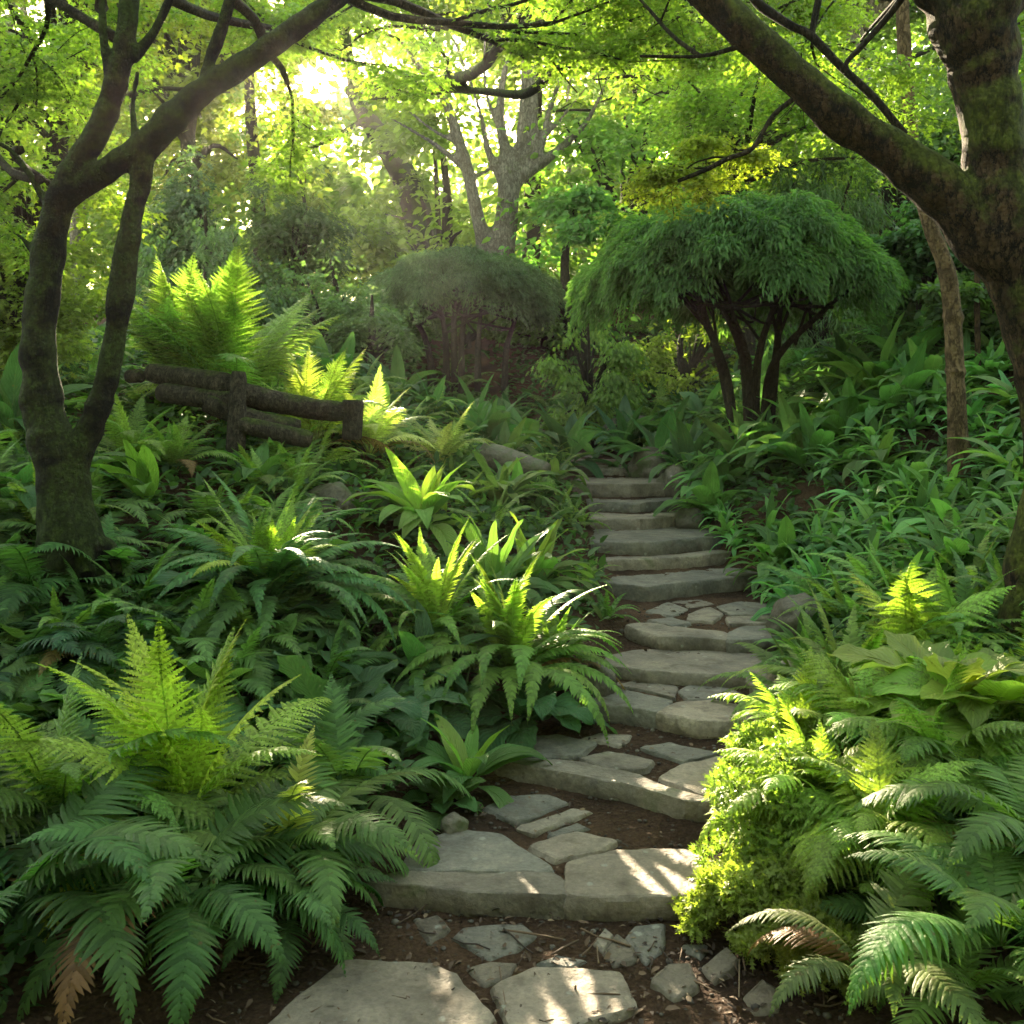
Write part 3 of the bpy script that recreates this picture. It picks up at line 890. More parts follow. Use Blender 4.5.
def slab(name, label, cat, px, z, th, mat, seed, group=None, rough=0.006, tilt=(0, 0), grow=1.05, soft=False):
    poly = [U(a, b, z) for a, b in px]
    if grow:
        cc = np.mean(poly, axis=0); poly = [tuple(cc + (np.array(p) - cc) * grow) for p in poly]
    me, loc = slab_mesh(name, poly, z, th, mat, seed, rough, tilt)
    if soft: me.set_sharp_from_angle(angle=R(70))
    return tag(link(name, me, loc=loc), label, cat, group)

G_STEP = 'stone slabs forming the steps'
G_FLAG = 'paving pieces laid on the step treads'
# lowest step
slab('step_slab', 'long grey edge slab on the left of the lowest step', 'step', [(373, 878), (405, 871), (480, 872), (551, 872), (563, 880), (563, 894), (470, 890), (374, 881)], .081, .10, SLATE, 1, G_STEP)
slab('paving_slab', 'large smooth grey slab behind the left edge of the lowest step', 'paving slab', [(406, 868), (414, 845), (455, 828), (500, 835), (551, 865), (551, 869), (480, 869)], .083, .07, BLUE, 2, G_FLAG)
slab('step_slab', 'broad sunlit sandy slab on the right of the lowest step', 'step', [(568, 862), (618, 850), (686, 848), (712, 860), (714, 894), (640, 895), (568, 894)], .083, .10, SANDY, 3, G_STEP)
slab('paving_slab', 'pale tan wedge behind the join of the lowest step', 'paving slab', [(531, 844), (577, 831), (616, 840), (602, 848), (557, 857)], .083, .05, SANDY, 4, G_FLAG)
slab('paving_slab', 'dark blue grey flagstone in soil between the two lowest steps', 'paving slab', [(486, 807), (506, 795), (547, 794), (567, 803), (517, 821)], .085, .04, BLUE, 5, G_FLAG)
slab('paving_slab', 'narrow grey strip of stone beside the dark blue flagstone', 'paving slab', [(519, 826), (573, 808), (591, 811), (537, 831)], .085, .04, SLATE, 6, G_FLAG)
slab('paving_slab', 'little grey stone wedged behind the pale tan wedge', 'paving slab', [(549, 834), (577, 823), (588, 827), (558, 838)], .080, .04, BLUE, 7, G_FLAG)
# second step
slab('step_slab', 'long bowed front slab of the second step', 'step', [(498, 760), (522, 757), (580, 762), (640, 774), (664, 786), (706, 797), (712, 801), (680, 799), (620, 782), (560, 771)], .159, .09, SLATE, 8, G_STEP)
slab('paving_slab', 'smooth grey stone at the back left of the second step', 'paving slab', [(511, 751), (529, 736), (557, 734), (595, 742), (577, 754), (536, 755)], .160, .06, BLUE, 9, G_FLAG)
slab('paving_slab', 'rounded pale grey stone in the middle of the second step', 'paving slab', [(582, 757), (608, 751), (653, 759), (643, 768), (602, 767)], .160, .06, SLATE, 10, G_FLAG)
slab('paving_slab', 'small thin stone at the back of the second step', 'paving slab', [(582, 738), (600, 733), (632, 735), (618, 745)], .158, .05, SLATE, 11, G_FLAG)
slab('paving_slab', 'grey pointed stone at the back right of the second step', 'paving slab', [(641, 747), (669, 742), (716, 752), (684, 761)], .160, .06, BLUE, 12, G_FLAG)
slab('step_slab', 'sunlit tan slab at the right end of the second step', 'step', [(662, 775), (680, 765), (716, 757), (752, 752), (765, 772), (720, 795), (700, 792)], .161, .09, SANDY, 13, G_STEP)
# third step
slab('step_slab', 'left front slab of the third step with a rounded corner', 'step', [(562, 696), (577, 686), (604, 686), (672, 700), (656, 711), (610, 705)], .246, .10, BLUE, 14, G_STEP)
slab('step_slab', 'right front slab of the third step with a tan patch', 'step', [(659, 712), (676, 702), (713, 699), (756, 708), (760, 718), (700, 720)], .248, .10, SANDY, 15, G_STEP)
slab('paving_slab', 'flat grey stone at the back left of the third step', 'paving slab', [(604, 683), (625, 680), (676, 686), (673, 697), (645, 690)], .246, .07, SLATE, 16, G_FLAG)
slab('paving_slab', 'grey stone at the back right of the third step', 'paving slab', [(680, 690), (692, 684), (728, 688), (750, 697), (716, 698), (688, 699)], .246, .07, BLUE, 17, G_FLAG)
# fourth: one slab
slab('step_slab', 'wide single grey slab of the fourth step below the paved landing', 'step', [(604, 664), (611, 656), (634, 650), (690, 649), (766, 655), (770, 676), (700, 673), (647, 670)], .311, .09, SLATE, 18, G_STEP)
# paved landing
slab('step_slab', 'left edge slab of the crazy paved landing', 'step', [(626, 625), (650, 622), (700, 629), (726, 632), (726, 638), (660, 636)], .388, .10, SLATE, 19, G_STEP)
slab('step_slab', 'right edge slab of the crazy paved landing', 'step', [(729, 632), (740, 627), (790, 624), (792, 637), (729, 639)], .388, .10, BLUE, 20, G_STEP)
slab('paving_slab', 'triangular stone at the left of the paved landing', 'paving slab', [(646, 611), (668, 602), (688, 609), (672, 615)], .390, .06, BLUE, 21, G_FLAG)
slab('paving_slab', 'rounded middle stone of the paved landing', 'paving slab', [(689, 613), (710, 607), (722, 613), (713, 621), (688, 619)], .390, .06, SLATE, 22, G_FLAG)
slab('paving_slab', 'wide pale stone at the back right of the paved landing', 'paving slab', [(717, 606), (741, 601), (768, 604), (779, 613), (731, 614)], .389, .06, BLUE, 23, G_FLAG)
slab('paving_slab', 'oblong stone at the right of the paved landing', 'paving slab', [(727, 616), (788, 615.5), (788, 622), (731, 623)], .390, .06, SLATE, 24, G_FLAG)
slab('paving_slab', 'small back stone of the paved landing under the next step', 'paving slab', [(672, 602), (699, 598), (714, 604), (690, 607)], .389, .06, SLATE, 25, G_FLAG)
slab('paving_slab', 'thin curved stone behind the left edge of the paved landing', 'paving slab', [(648, 619), (672, 617), (690, 622), (672, 626)], .389, .06, BLUE, 26, G_FLAG)
# single slabs climbing away
ords = {5: 'grey tilted slab of the sixth step just above the paved landing', 6: 'long smooth slab of the seventh step', 7: 'grey slab of the eighth step, the one with a cracked left end',
        8: 'ninth step slab, beside the low end of the leafy right bank', 9: 'tenth step slab, the narrow one beside a mossy rock', 10: 'thick slab of the eleventh step below the row of rocks',
        11: 'slab of the twelfth step between ferns and rocks', 12: 'thin slab of the thirteenth step near the top', 13: 'topmost visible step slab where the path bends away'}
for i, lb in ords.items():
    pts, z, r = STEPS[i]
    fx, fy = FRONT[i]
    nxt = FRONT[i + 1][1].mean() if i + 1 < len(STEPS) else fy.mean() + 0.8
    dep = max(0.34, nxt - fy.mean() + 0.14)
    fr = list(zip(fx, fy)); fr[0] = (fr[0][0] - 0.10, fr[0][1]); fr[-1] = (fr[-1][0] + 0.08, fr[-1][1])
    bk = [(fr[-1][0] - 0.02, fr[-1][1] + dep), ((fr[0][0] + fr[-1][0]) / 2, fy.mean() + dep), (fr[0][0] + 0.03, fr[0][1] + dep)]
    me, loc = slab_mesh('step_slab', [tuple(p) for p in fr + bk], z, r + 0.05, (SLATE, BLUE)[i % 2] if i != 8 else SLATE, 40 + i, 0.008)
    tag(link('step_slab', me, loc=loc), lb, 'step', G_STEP)

# stones lying in the soil before the lowest step
G_LOOSE = 'loose stones in the soil before the steps'
slab('flagstone', 'big tan flagstone at the bottom, the left of the two', 'flagstone', [(268, 1030), (296, 1000), (348, 959), (430, 963), (453, 973), (490, 1014), (478, 1030)], .022, .06, SANDY, 60)
slab('flagstone', 'big tan flagstone at the bottom, the right of the two', 'flagstone', [(494, 986), (536, 967), (617, 971), (633, 1005), (560, 1028), (516, 1030)], .022, .06, SANDY, 61)
slab('loose_stone', 'dark blue grey slate chip in front of the lowest step', 'stone', [(455, 936), (463, 927), (521, 923), (534, 934), (516, 948), (491, 957)], 0.011, 0.04, BLUE, 62, G_LOOSE, rough=.006, soft=True)
slab('loose_stone', 'small tan stone between the slate chip and the two big flagstones', 'stone', [(470, 967), (490, 962), (516, 963), (506, 977), (486, 983)], 0.010, 0.04, BROWN, 63, G_LOOSE, rough=.006, soft=True)
slab('loose_stone', 'brown stone at the left, below the long step slab', 'stone', [(415, 920), (437, 915), (449, 927), (430, 940)], 0.010, 0.04, BROWN, 64, G_LOOSE, rough=.006, soft=True)
slab('loose_stone', 'blue grey pointed stone below the sunlit step slab', 'stone', [(628, 936), (636, 927), (664, 926), (660, 950), (646, 960)], 0.014, 0.04, BLUE, 65, G_LOOSE, tilt=(0.05, 0.07), rough=.006, soft=True)
slab('loose_stone', 'tan egg shaped stone left of the blue grey pointed one', 'stone', [(606, 950), (617, 934), (632, 945), (634, 956), (614, 963)], 0.014, 0.04, BROWN, 66, G_LOOSE, tilt=(0.05, 0.05), rough=.006, soft=True)
slab('loose_stone', 'smallest brown stone in the cluster below the step', 'stone', [(595, 940), (605, 927), (613, 933), (604, 949)], 0.011, 0.04, SLATE, 67, G_LOOSE, rough=.006, soft=True)
slab('loose_stone', 'pale chunky stone standing in the sunlit soil', 'stone', [(652, 980), (668, 967), (690, 966), (697, 982), (674, 993)], 0.025, 0.07, BROWN, 68, G_LOOSE, tilt=(-0.05, 0.16), rough=.006, soft=True)
slab('loose_stone', 'tan stone half under the lime foliage', 'stone', [(703, 964), (727, 950), (738, 962), (715, 977)], 0.019, 0.06, BROWN, 69, G_LOOSE, tilt=(0.10, 0.09), rough=.006, soft=True)
slab('loose_stone', 'pale flat stone at the right end of the soil', 'stone', [(745, 994), (762, 981), (776, 990), (776, 1005), (755, 1009)], 0.017, 0.05, BROWN, 70, G_LOOSE, tilt=(0.12, 0.14), rough=.006, soft=True)
slab('loose_stone', 'little grey stone beneath the right end of the lowest step', 'stone', [(684, 944), (706, 944), (700, 956)], 0.011, 0.04, BLUE, 71, G_LOOSE, rough=.006, soft=True)
slab('loose_stone', 'half buried grey stone behind the right big flagstone', 'stone', [(538, 962), (558, 956), (584, 960), (570, 968)], 0.010, 0.04, BLUE, 72, G_LOOSE, rough=.006, soft=True)

# ------------------------------------------------------------------ rocks
def rock_mesh(seed, sx, sy, sz, mat, sub=4):
    bm = bmesh.new()
    bmesh.ops.create_icosphere(bm, subdivisions=sub, radius=1)
    for v in bm.verts:
        p = v.co.copy()
        q = p * 1.1 + Vector((seed * 5.3, seed * 1.7, 0))
        k = 1 + 0.28 * mnoise.noise(q) + 0.12 * mnoise.noise(q * 2.7) + 0.05 * mnoise.noise(q * 7) - 0.10 * abs(mnoise.noise(q * 1.6))
        v.co = Vector((p.x * sx, p.y * sy, p.z * sz)) * k
    for f in bm.faces: f.smooth = True
    me = bpy.data.meshes.new('rock'); bm.to_mesh(me); bm.free(); me.materials.append(mat)
    return me
def rock(label, px, py, Y, sx, sy, sz, seed, mat=None, group='rocks edging the path', sink=0.55, rz=0):
    p = P(px, py, Y)
    tag(link('rock', rock_mesh(seed, sx, sy, sz, mat or BOULDER), loc=(p.x, p.y, gz(p.x, p.y) + sz * (1 - sink)), rot=(0, 0, rz)), label, 'rock', group)
rock('brown rounded rock nearest the leafy bank, rightmost of the upper row', 704, 484, 9.5, .20, .20, .17, 1)
rock('tall brown rock second from the right in the upper row', 676, 474, 10.2, .22, .22, .20, 2)
rock('broad mossy rock in the middle of the upper row', 656, 462, 11.3, .36, .3, .22, 3)
rock('long low rock at the head of the steps', 636, 449, 13.2, .42, .25, .22, 4)
rock('dark mossy rock left of the head of the steps', 528, 440, 13.4, .34, .28, .25, 5)
rock('rock wedged between step and leafy bank halfway up', 690, 512, 8.9, .15, .16, .13, 6)
rock('pale rock at the right edge of the paved landing', 800, 612, 5.9, .20, .22, .17, 7)
rock('tan rock half hidden by lime ferns right of the steps', 778, 662, 5.0, .15, .16, .13, 8, SANDY)
rock('small mossy cobble at the left end of the second step', 454, 806, 3.75, .055, .05, .05, 9, group=None)
rock('brown stone under the ferns left of the fourth step', 598, 678, 5.1, .10, .12, .11, 10, group=None)
rock('dark boulder under the log edging', 330, 440, 6.5, .17, .16, .13, 11, group='boulders under the log edging')
rock('grey boulder at the foot of the log post', 380, 445, 6.9, .14, .13, .12, 12, group='boulders under the log edging')

# ------------------------------------------------------------------ log edging on the left terrace
def log(label, a, b, r0, r1, seed, name='log', cat='log', mat=WOOD_GREY, group='weathered logs edging the left terrace', sag=0.0):
    mb = MB()
    pts = []
    for k in range(13):
        t = k / 12
        p = a.lerp(b, t) + Vector((0, 0, -sag * 4 * t * (1 - t)))
        r = (r0 + (r1 - r0) * t)
        pts.append((p - a, r * (0.86 if k in (0, 12) else 1)))
    tube(mb, pts, seg=18, bumpy=0.10, seed=seed)
    return tag(link(name, mb.mesh(name, mat), loc=a), label, cat, group)
log('upper thick log with a squared end, left of the near post', P(150, 372, 7.1), P(232, 386, 6.9), .075, .085, 1)
log('long upper log running from near post to end post', P(236, 392, 7.0), P(345, 412, 7.25), .085, .075, 2, sag=.02)
log('lower log left of the near post, under the thick one', P(160, 392, 7.0), P(234, 402, 6.85), .07, .07, 3)
log('middle log sagging under the long one', P(205, 402, 6.8), P(300, 428, 7.0), .07, .065, 4, sag=.03)
log('lowest log half buried below the sagging one', P(238, 424, 6.75), P(312, 440, 6.85), .06, .06, 5)
log('short log end poking out behind the brown trunk', P(128, 376, 7.2), P(142, 376, 7.15), .05, .05, 6)
log('tall bark covered post in front of the terrace logs', P(235, 455, 6.75), P(239, 372, 6.8), .07, .055, 7, 'wooden_post', 'post', WOOD_GREY, None)
log('short thick end post of the log edging', P(352, 440, 7.25), P(353, 400, 7.25), .075, .08, 8, 'wooden_post', 'post', WOOD_GREY, None)
log('fallen mossy log beside the upper steps', P(484, 456, 9.0), P(548, 470, 8.7), .14, .07, 9, 'fallen_log', 'log', BOULDER, None)

# ------------------------------------------------------------------ litter on the soil
def litter():
    rng = np.random.default_rng(5)
    n = 9000
    y = 1.9 + 5.5 * rng.random(n) ** 1.9
    x = path_x(y) + rng.normal(0, 0.75, n)
    hw = half_w(y)
    on = (np.abs(x - path_x(y)) < hw) & (y > 3.3)
    keep = ~on | (rng.random(n) < 0.25)
    x, y = x[keep], y[keep]; n = len(x)
    z = land(x, y) + 0.008 + rng.random(n) * 0.012
    C = np.c_[x, y, z]
    D = np.c_[rng.normal(0, 1, (n, 2)), rng.normal(0, 0.25, n)]
    Nn = unit(np.c_[rng.normal(0, 0.35, (n, 2)), np.ones(n)])
    L = rng.uniform(0.008, 0.040, n) * rng.uniform(.5, 1.2, n); W = L * rng.uniform(0.15, 0.6, n)
    me = leaves_mesh('leaf_litter', C, D, Nn, L, W, LITTER, 'leaf')
    tag(link('leaf_litter', me), 'dead brown leaf scraps and bark chips on the soil', 'litter', kind='stuff')
    mb = MB(); r = random.Random(8)
    for i in range(230):
        yy = 2.0 + 2.2 * r.random() ** 1.4
        xx = float(path_x(yy)) + r.gauss(0, 0.75)
        if yy > 3.2 and abs(xx - float(path_x(yy))) < 0.6: continue
        a = r.uniform(0, 6.28); ln = r.uniform(0.04, 0.22)
        pts = []
        for k in range(4):
            t = k / 3
            px_, py_ = xx + math.cos(a) * ln * t, yy + math.sin(a) * ln * t
            pts.append((Vector((px_, py_, gz(px_, py_) + 0.012 + 0.012 * r.random())), r.uniform(.0015, .004)))
        tube(mb, pts, seg=5)
    tag(link('twig_litter', mb.mesh('twig_litter', LITTER)), 'thin broken twigs scattered over the soil', 'litter', kind='stuff')
litter()

def gravel():
    r = random.Random(12); mb = MB()
    ico = bmesh.new(); bmesh.ops.create_icosphere(ico, subdivisions=1, radius=1)
    bv = [v.co.copy() for v in ico.verts]; bf = [tuple(v.index for v in f.verts) for f in ico.faces]; ico.free()
    n = 0
    while n < 1500:
        y = 2.2 + 4.6 * r.random() ** 1.5; cx = float(path_x(y)); hw = float(half_w(y))
        x = cx + r.uniform(-1.15, 1.15) * hw
        n += 1
        s = r.uniform(.003, .010) * (1.8 if r.random() < .06 else 1)
        z = gz(x, y) + s * .2
        k = Vector((r.uniform(.7, 1.4), r.uniform(.7, 1.4), r.uniform(.5, .9)))
        mb.add([Vector((v.x * k.x, v.y * k.y, v.z * k.z)) * s * r.uniform(.85, 1.15) + Vector((x, y, z)) for v in bv], bf)
    tag(link('gravel', mb.mesh('gravel', GRIT, smooth=False)), 'small brown and grey grit worked into the soil between the slabs', 'gravel', kind='stuff')
gravel()

# ------------------------------------------------------------------ traced trees in the near ground
def limb_mesh(limbs, mat, voxel=None, bumpy=0.10, seg=14, name='trunk'):
    mb = MB()
    for i, (pts, sub) in enumerate(limbs):
        tube(mb, catmull(pts, sub), seg=seg, bumpy=bumpy, seed=i * 3)
    me = mb.mesh(name, mat)
    return remeshed(me, voxel, mat) if voxel else me
def LB(Y, *q, sub=8, dY=0.0):
    """limb from picture points (px, py, width in px[, depth])"""
    out = []
    for i, e in enumerate(q):
        d = e[3] if len(e) > 3 else Y + dY * i / max(1, len(q) - 1)
        out.append((P(e[0], e[1], d), e[2] / 2 * d / F))
    return (out, sub)

def twigs_from(rng, start, d, length, r, depth, out, tips, up=0.15, kink=0.35, split=3, ratio=0.68):
    """recursive branching; out gets polylines, tips the points where leaves sit"""
    pts = [(start, r)]; p = start; dd = d.normalized(); n = 4
    for k in range(n):
        dd = (dd + Vector((rng.gauss(0, kink), rng.gauss(0, kink), rng.gauss(0, kink) + up)) * 0.45).normalized()
        p = p + dd * (length / n)
        if in_cone([p])[0]: break
        pts.append((p, r * (1 - 0.45 * (k + 1) / n)))
        if depth <= 1: tips.append(p.copy())
    if len(pts) < 3: return
    out.append((pts, 2))
    if depth > 0:
        for s in range(split):
            t = rng.choice(pts[2:])
            side = Vector((rng.gauss(0, 1), rng.gauss(0, 1), rng.gauss(0, .6)))
            nd = (dd * 0.9 + side.normalized() * 0.8).normalized()
            twigs_from(rng, t[0], nd, length * ratio * rng.uniform(0.8, 1.15), t[1] * 0.62, depth - 1, out, tips, up, kink, split, ratio)

# --- two stemmed mossy maple at the left
YL = 4.8
lt = tag(empty('maple_tree', (P(75, 545, YL).x, YL, gz(P(75, 545, YL).x, YL) - 0.02)), 'dark mossy two stemmed maple leaning over the left ferns', 'tree')
def under(o, root):
    o.parent = root; o.matrix_parent_inverse = Matrix.Translation(root.location).inverted(); return o
bz = gz(P(75, 545, YL).x, YL)
limbs = [
    LB(YL, (74, 580, 71.8), (70, 530, 57.7), (58, 465, 48.4), (42, 400, 39), (40, 320, 34.3), (50, 245, 31.2), (62, 195, 29.6), (80, 160, 25.7), (105, 115, 25), (120, 66, 21.8), (128, 20, 21.1), (132, -60, 18.7)),
    LB(YL, (60, 200, 28.1), (98, 176, 25.7), (129, 156, 28.1), (152, 140, 31.2), (176, 114, 28.1), (211, 86, 24.2), (258, 55, 23.4), (312, 16, 21.1), (345, -8, 18.7), (380, -50, 15.6)),
    LB(YL, (72, 520, 39), (76, 462, 29.6), (94, 418, 26.5), (108, 375, 22.6), (121, 297, 24.2), (125, 262, 25.7), (133, 215, 19.5), (141, 180, 21.8), (146, 140, 18.7)),
    LB(YL, (112, 95, 10.9), (104, 40, 9.4), (101, -10, 7.8)), LB(YL, (132, 60, 12.5), (155, 30, 10.1), (172, -5, 8.6)),
    LB(YL, (203, 92, 14), (210, 60, 13.3), (219, 36, 13.3), (232, -6, 11.7)),
    LB(YL, (137, 150, 9.4), (133, 108, 6.2), (138, 70, 5.5)),
    LB(YL, (44, 200, 9.4), (28, 172, 7), (10, 150, 6.2), (-10, 140, 5.5)), LB(YL, (32, 250, 7.8), (22, 238, 5.5), (12, 232, 3.1)),
    LB(YL, (74, 545, 28.1), (108, 548, 17.2), (118, 575, 9.4)), LB(YL, (60, 545, 28.1), (42, 556, 17.2), (34, 580, 9.4)), LB(YL - .1, (80, 550, 26.5, YL - .05), (88, 575, 15.6, YL - .15)),
]
o = link('trunk', limb_mesh(limbs, BARK_DARK, 0.012, bumpy=0.20, seg=16)); under(o, lt)
# thin boughs and leaves of this maple overhead
def leafy(root, starts, seed, leaf_L, per, clump_r, color, mat=TREELEAF, bark=BARK_TWIG, flat=0.35, shape='maple', part='branch', crown='crown', depth=2, split=3, up=0.05, keep=True):
    rng = random.Random(seed); nr = np.random.default_rng(seed)
    out, tips = [], []
    for p, d, ln, r in starts:
        twigs_from(rng, p, d, ln, r, depth, out, tips, up=up, split=split)
    mb = MB()
    for pts, sub in out: tube(mb, catmull(pts, sub), seg=5)
    b = link(part, mb.mesh(part, bark)); under(b, root)
    cl = [(*t, clump_r * nr.uniform(0.6, 1.2)) for t in tips]
    C, D, Nn = scatter(nr, cl, per, leaf_L, flat)
    if keep:
        k = sun_keep(C, nr); C, D, Nn = C[k], D[k], Nn[k]
    L = leaf_L * nr.uniform(0.6, 1.2, len(C))
    c = link(crown, leaves_mesh(crown, C, D, Nn, L, L * 0.85, mat, shape), color=color); under(c, root)
    return c
V3 = Vector
leafy(lt, [(P(120, 40, YL), V3((-.8, .5, .5)), 1.1, .03), (P(40, 180, YL), V3((-1, .7, .25)), 1.2, .025), (P(20, 150, YL), V3((-.6, 1, .1)), 1.2, .025), (P(101, 0, YL), V3((-.2, .9, .3)), 1.2, .03),
           (P(232, 0, YL), V3((.1, .8, .1)), 1.0, .03), (P(172, 0, YL), V3((.3, 1, .1)), 1.1, .03), (P(345, -8, YL), V3((.8, .7, .05)), 1.2, .03), (P(258, 55, YL), V3((.2, 1, .15)), .9, .02),
           (P(340, -5, YL), V3((.6, .9, -.15)), 1.2, .025)], 11, 0.042, 75, 0.17, (0.105, 0.165, 0.026))

# --- big mossy tree at the right edge
YR = 4.4
rt = tag(empty('broadleaf_tree', (P(1030, 630, YR).x, YR, gz(P(1030, 630, YR).x, YR))), 'thick mossy tree at the right edge with a long diagonal limb', 'tree')
limbs = [
    LB(YR, (1036, 700, 86), (1032, 630, 72.2), (1040, 560, 60.2), (1052, 480, 55), (1050, 390, 56.8), (1034, 320, 61.9), (1016, 262, 70.5), (1000, 205, 67.1), (992, 140, 56.8), (986, 80, 63.6), (974, 20, 84.3), (968, -60, 94.6)),
    LB(YR, (1014, 262, 61.9), (985, 238, 60.2), (956, 204, 55), (897, 156, 44.7), (843, 120, 39.6), (792, 74, 37.8), (750, 34, 36.1), (705, -6, 34.4), (660, -50, 31), sub=9),
    LB(YR, (960, 20, 43), (930, -10, 34.4), (900, -50, 31)), LB(YR, (985, 20, 51.6), (1040, -40, 43)),
    LB(YR, (1030, 630, 51.6), (1000, 640, 25.8), (985, 660, 12)),
]
o = link('trunk', limb_mesh(limbs, BARK_WARM, 0.014, bumpy=0.18, seg=18)); under(o, rt)
limbs = [LB(YR, (792, 100, 6), (772, 117, 5), (753, 148, 4.5), (729, 158, 5), (705, 170, 5), (678, 181, 4), sub=6),
         LB(YR + .1, (740, -30, 12), (757, 2, 10), (790, 25, 9), (811, 36, 9), (840, 66, 8), (874, 98, 8), (905, 135, 8), sub=6), LB(YR + .1, (915, -20, 8), (890, 14, 7), (862, 46, 6), (846, 64, 5), (852, 76, 5), sub=5),
         LB(YR + .1, (811, 38, 6), (815, 10, 5), (822, -20, 4), sub=4), LB(YR, (745, 45, 6), (700, 56, 4), (640, 56, 3), sub=5)]
o = link('branch', limb_mesh(limbs, BARK_TWIG, None, seg=7, name='branch')); under(o, rt)
leafy(rt, [(P(753, 148, YR), V3((-.6, .5, .12)), .20, .006), (P(729, 158, YR), V3((-.9, .3, .16)), .22, .006), (P(705, 168, YR), V3((-1, .2, .1)), .17, .005), (P(740, 140, YR), V3((-.2, .8, .25)), .22, .006)],
      21, 0.026, 24, 0.075, (0.115, 0.175, 0.022), flat=0.4, depth=2, split=3, part='branch', crown='crown', up=0.02)
leafy(rt, [(P(700, 56, YR), V3((-.7, .8, .2)), .7, .012), (P(822, -20, YR), V3((.1, .7, .2)), .8, .012), (P(915, -20, YR), V3((-.2, .8, .1)), .9, .012), (P(1010, 30, YR), V3((.4, .8, .1)), .7, .012), (P(760, -10, YR), V3((-.4, .9, .1)), .8, .012)],
      22, 0.036, 50, 0.15, (0.085, 0.145, 0.024))

# --- slender trunk
YS = 7.0
b0 = P(960, 475, YS)
st_ = tag(empty('slender_tree', (b0.x, YS, gz(b0.x, YS))), 'slim pale brown ringed trunk standing among the leafy bank plants', 'tree')
limbs = [LB(YS, (962, 520, 23), (959, 470, 22), (956, 390, 18), (952, 312, 18), (946, 268, 17), (929, 222, 15), (915, 160, 13), (905, 60, 14), (900, -60, 12), sub=10)]
for (a, b) in ((955, 372), (953, 318), (958, 440)): limbs.append(LB(YS, (a - 1, b + 3, 19), (a, b, 22), (a, b - 4, 19), sub=2))
o = link('trunk', limb_mesh(limbs, BARK_TAN, 0.012, bumpy=0.07)); under(o, st_)
leafy(st_, [(P(905, 60, YS), V3((.6, .6, .4)), 1.0, .02), (P(903, 0, YS), V3((-.6, .6, .4)), 1.0, .02), (P(900, -60, YS), V3((.1, .2, 1)), 1.0, .02)], 23, 0.05, 55, 0.22, (0.055, 0.105, 0.022))
b1 = P(977, 310, 8.5)
s2 = tag(empty('slender_tree', (b1.x, 8.5, gz(b1.x, 8.5))), 'thin young stem behind the slim ringed trunk', 'tree')
o = link('trunk', limb_mesh([LB(8.5, (980, 420, 6), (977, 310, 6), (978, 230, 5), (981, 150, 4))], BARK_BROWN, None, seg=8)); under(o, s2)
leafy(s2, [(P(981, 150, 8.5), V3((.3, .3, 1)), .7, .01)], 24, 0.05, 40, 0.2, (0.05, 0.10, 0.022))

# --- pale many stemmed tree in the middle
YC = 19.0
c0 = P(500, 262, YC)
ct = tag(empty('pale_tree', (c0.x, YC, gz(c0.x, YC))), 'pale grey tree fanning into many upright stems in the middle', 'tree')
limbs = [
    LB(YC, (500, 330, 36), (502, 258, 26), (506, 215, 22), (508, 187, 22), (507, 160, 14), (500, 117, 10), (505, 70, 7), (520, 10, 5)),
    LB(YC, (484, 320, 24), (484, 250, 17), (476, 210, 14), (468, 172, 13), (457, 135, 12), (445, 101, 10), (425, 75, 7), (400, 40, 5)),
    LB(YC, (505, 258, 20), (512, 215, 14), (516, 183, 14), (546, 160, 11), (581, 129, 7), (601, 94, 5), (612, 60, 3)),
    LB(YC, (508, 190, 14), (517, 160, 10), (522, 120, 9), (525, 66, 9), (518, 20, 6)), LB(YC, (510, 188, 12), (528, 158, 9), (535, 110, 8), (533, 70, 8), (545, 20, 5)),
    LB(YC, (511, 186, 12), (540, 150, 8), (548, 115, 7), (560, 80, 6), (575, 30, 4)), LB(YC, (504, 184, 11), (488, 150, 8), (482, 120, 6), (470, 80, 5), (450, 30, 4)),
    LB(YC, (503, 188, 10), (494, 168, 6), (478, 175, 5), (462, 168, 4)), LB(YC, (466, 170, 8), (440, 148, 6), (415, 132, 5), (390, 118, 3)), LB(YC, (460, 145, 6), (430, 128, 5), (408, 110, 4)),
    LB(YC, (512, 180, 9), (530, 150, 7), (551, 130, 6), (572, 105, 4), (600, 70, 3)), LB(YC, (500, 130, 6), (488, 100, 5), (484, 60, 4), (488, 10, 3)),
]
o = link('trunk', limb_mesh(limbs, BARK_PALE, 0.05, bumpy=0.08)); under(o, ct)
leafy(ct, [(P(a, b, YC), V3((random.Random(a).uniform(-1, 1), random.Random(b).uniform(-.4, .9), .3)), 1.7, .03) for a, b in ((520, 10), (400, 40), (612, 60), (518, 20), (545, 20), (575, 30), (450, 30), (600, 70), (488, 10), (425, 70), (560, 70), (590, 110))],
      31, 0.13, 42, 0.42, (0.085, 0.155, 0.026), shape='leaf', flat=0.5)

